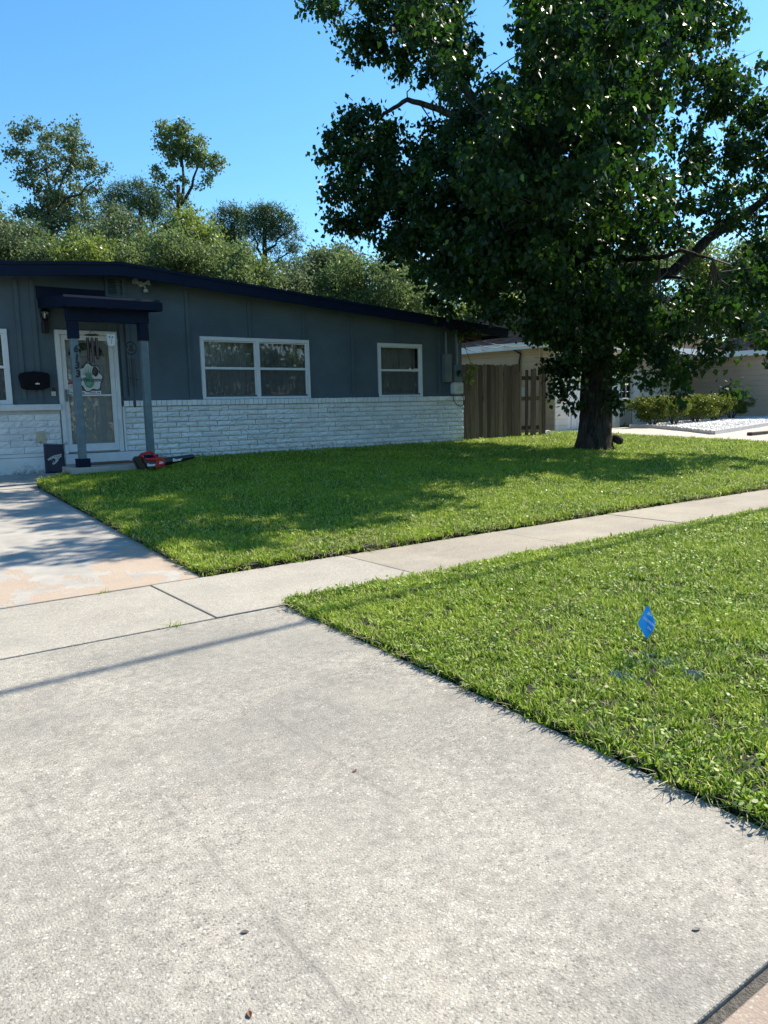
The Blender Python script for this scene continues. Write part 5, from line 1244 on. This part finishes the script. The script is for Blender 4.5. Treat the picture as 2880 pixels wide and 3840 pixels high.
# lower broad trees in a row behind the roof
row_ = [(27, -60, 500, 95, 'leaf_dark', 'dark bushy tree at the far left edge above the roof'),
        (26, 40, 530, 78, 'leaf_dark', 'dark green bushy tree below the tall loose-crowned oak'),
        (25, 120, 560, 60, 'leaf_oak', 'low silvery tree between the dark bushy tree and the yellow-green one'),
        (25, 185, 535, 58, 'leaf_bright', 'yellow-green bushy tree behind the roof left of the ridge'),
        (29, 235, 505, 62, 'leaf_dark', 'dark tree just behind the yellow-green one'),
        (26, 315, 550, 66, 'leaf_oak', 'olive green bushy tree behind the roof ridge'),
        (28, 420, 500, 50, 'leaf_bright', 'bright light green tree below the thin leaning oak'),
        (26, 395, 560, 56, 'leaf_oak', 'grey-green low tree in front of the bright light green one'),
        (26, 470, 560, 62, 'leaf_oak', 'silvery green bushy oak behind the right roof slope'),
        (27, 540, 595, 46, 'leaf_oak', 'low silvery green tree below the umbrella-crowned pine'),
        (30, 620, 620, 46, 'leaf_dark', 'dark low tree behind the roof right of the umbrella-crowned pine'),
        (34, 700, 585, 64, 'leaf_dark', 'dark green round tree beside the lower edge of the big crown'),
        (31, 775, 605, 82, 'leaf_oak', 'light olive tree behind the roof left of the shade tree trunk'),
        (30, 880, 625, 84, 'leaf_oak', 'olive green tree half hidden behind the low eave'),
        (31, 1040, 660, 62, 'leaf_bright', 'yellow-green tree above the neighbouring brown roof'),
        (40, 1180, 620, 90, 'leaf_oak', 'background tree seen through the shade tree crown above its trunk'),
        (44, 1380, 610, 90, 'leaf_oak', 'background tree seen right of the shade tree trunk through its leaves'),
        (44, 1560, 590, 95, 'leaf_bright', 'light green tree behind the tan house at the right'),
        (42, 1700, 560, 110, 'leaf_oak', 'green tree at the far right edge behind the tan house')]
for i, (d, x, y, r, m_, lab) in enumerate(row_):
    rr_ = random.Random(100+i); q = []
    for k in range(15):
        a = rr_.uniform(0, 6.28); s = rr_.uniform(.15, .95); q.append((x+r*s*math.cos(a)*1.05, y+r*s*math.sin(a)*.85 + (r*.3 if k > 9 else 0), r*rr_.uniform(.28, .5), rr_.uniform(-1.8, 1.8)))
    q.append((x, y+r*.9, r*.7)); q.append((x-r*.6, y+r*1.0, r*.6)); q.append((x+r*.6, y+r*1.0, r*.6))
    bg_tree('leafy_tree', lab, gb(x, d), px(x, y+r*.2, d), .18, mk(d, *q), mat[m_], int(15000*(r/66)**1.6), .115*d/27, .21*d/27, [(vv(x, y+r*.9, d), vv(x-r*.5, y-r*.1, d), .07), (vv(x, y+r*.8, d), vv(x+r*.5, y, d), .07)], seed=100+i, nclump=30, shell=.3)

# out-of-view trees across the street, added to darken the window reflections
for i, (x, y, h, lab) in enumerate(((9, -17, 8, 'round tree across the street mirrored in the door glass'), (19, -19, 9.5, 'tall tree across the street mirrored in the wide window'), (30, -16, 7.5, 'low tree across the street mirrored in the wide window'), (41, -20, 9, 'tree across the street mirrored in the narrow window'))):
    r_ = random.Random(500+i); lo = [((x+r_.uniform(-5.8, 5.8), y+r_.uniform(-2.5, 2.5), h*.56+r_.uniform(-.42, .38)*h), r_.uniform(1.2, 2.0)) for k in range(24)]
    bg_tree('street_tree', lab, (x, y, -.1), (x, y, h*.6), .25, lo, mat['leaf_dark'], 9500, .32, .45, group='trees across the street', seed=500+i, nclump=30)

# clipped hedge shrubs in the gravel bed
hs = [(21.75, 15.05), (23.25, 15.25), (24.9, 15.5), (26.5, 15.75), (28.1, 16.0)]
hl = ['leftmost clipped yellow-green shrub, nearest the shade tree trunk', 'second clipped shrub from the left in the gravel bed', 'middle clipped shrub of five in the gravel bed', 'fourth clipped shrub from the left, taller and flat-topped', 'rightmost clipped shrub beside the tan siding wall']
for i, ((x, y), lab) in enumerate(zip(hs, hl)):
    z = zl(x, y); t = tag(empty('clipped_shrub', (x, y, z)), lab, 'shrub', 'clipped hedge shrubs')
    b = MB(); r_ = random.Random(i)
    for k in range(6): a = k*1.05; b.tube([(.05*math.cos(a), .05*math.sin(a), 0), (.18*math.cos(a), .18*math.sin(a), .3), (.42*math.cos(a), .35*math.sin(a), .6)], [.025, .018, .01], 5)
    b.build('stems', mat['twig'], t)
    C = []; R = []
    for k in range(40):
        C.append((r_.uniform(-.62, .62)*(1 if k % 2 else .75), r_.uniform(-.45, .45), r_.choice((.38, .5, .62, .74, .80)))); R.append(.17)
    leaves('foliage', C, np.array(R), 11000, .055, mat['hedge'], t, droop=-.3, clump=.055, nclump=26, shell=.4, seed=300+i)

# a vine shoot on the house corner
vi = tag(empty('vine_shoot', (12.62, 13.8, 1.9)), 'leafy vine shoot with yellow tips climbing past the meter box', 'vine')
MB().tube([(-.02, 0, -.15), (.02, -.02, .2), (.08, -.02, .5), (-.1, 0, .9), (-.22, .02, 1.25)], .006, 5).build('stem', mat['twig'], vi)
leaves('foliage', [(.02, -.04, .12), (.05, -.04, .22), (.10, -.05, .48), (.06, -.04, .42), (-.25, -.02, 1.3), (-.15, 0, 1.15)], np.array([.06]*6), 80, .11, mat['leaf_bright'], vi, clump=.05, nclump=12, seed=400)

# ------------------------------------------------------------------ overhead cable along the street (its shadow crosses the apron)
def ut(x): return Vector((x, 4.61+.062*(x-9), 8.4 + .00055*(x-9)**2))
tag(MB().tube([ut(x) for x in np.linspace(-26, 38, 40)], .034, 8).build('utility_cable', mat['cable'], smooth=True), 'thick overhead utility cable whose shadow falls across the driveway apron', 'cable')
for x, lab in ((-26, 'wooden utility pole at the left end of the overhead cable'), (38, 'wooden utility pole at the right end of the overhead cable')):
    p = ut(x); up_ = tag(empty('utility_pole', (p.x, p.y+.18, 0)), lab, 'utility pole', 'utility poles along the street')
    MB().tube([(0, 0, -.2), (0, 0, 4), (0, 0, 9.6)], [.16, .14, .11], 12).build('pole', mat['timber'], up_, smooth=True)
    MB().box(-.05, .05, -1.1, 1.1, 8.9, 9.02).build('crossarm', mat['timber'], up_)

# ------------------------------------------------------------------ litter on the concrete
def dry_leaf(name, x, y, L_, rz, m, label, curl=.35, z=0.0):
    V = []; F = []; n = 6
    for i in range(n+1):
        t = i/n; w_ = L_*.26*math.sin(math.pi*min(1, t*1.02))**.7
        for s in (-1, 0, 1): V.append((L_*(t-.5), s*w_, .0006+curl*L_*(.10*(2*t-1)**2 + .22*abs(s)*math.sin(math.pi*t))))
    for i in range(n):
        for k in (0, 1): a = i*3+k; F.append((a, a+1, a+4, a+3))
    o = MB().add(V, F).build(name, m, loc=(x, y, z+.001), rot=(0, 0, rz)); sm_ = o.modifiers.new('thick', 'SOLIDIFY'); sm_.thickness = .001
    return tag(o, label, 'leaf', 'dry leaves on the apron')
dry_leaf('dry_leaf', 1.56, 2.38, .026, .4, mat['dry'], 'small rust-brown curled leaf in the middle of the apron', .7)
dry_leaf('dry_leaf', .80, 1.79, .024, -.6, mat['drydark'], 'dark folded leaf on the near apron, left of centre', .5)
dry_leaf('dry_leaf', .68, 1.52, .024, 1.3, mat['dry'], 'brown curled leaf at the bottom edge of the apron', .8)
dry_leaf('dry_leaf', 1.76, 1.05, .024, -.5, mat['drydark'], 'dark curled seed pod on the apron near the gutter', .5)
dry_leaf('dry_leaf', .62, 4.40, .05, 1.9, mat['drydark'], 'thin dark twig-like leaf on the cable shadow', .3)
# grass tuft growing from the joint
gt = link('joint_tuft', tuft_mesh('joint_tuft', 26, .05, .065, .004, mat['grass'], 1.3, 4, 91), None, (1.80, 4.87, -.01)); tag(gt, 'small grass tuft growing out of the joint by the sidewalk', 'grass tuft')
gt2 = link('joint_tuft', tuft_mesh('joint_tuft', 18, .03, .06, .004, mat['grass'], 1.3, 4, 92), None, (1.72, SW1, -.01)); tag(gt2, 'tiny weed in the crack between driveway and sidewalk', 'grass tuft')
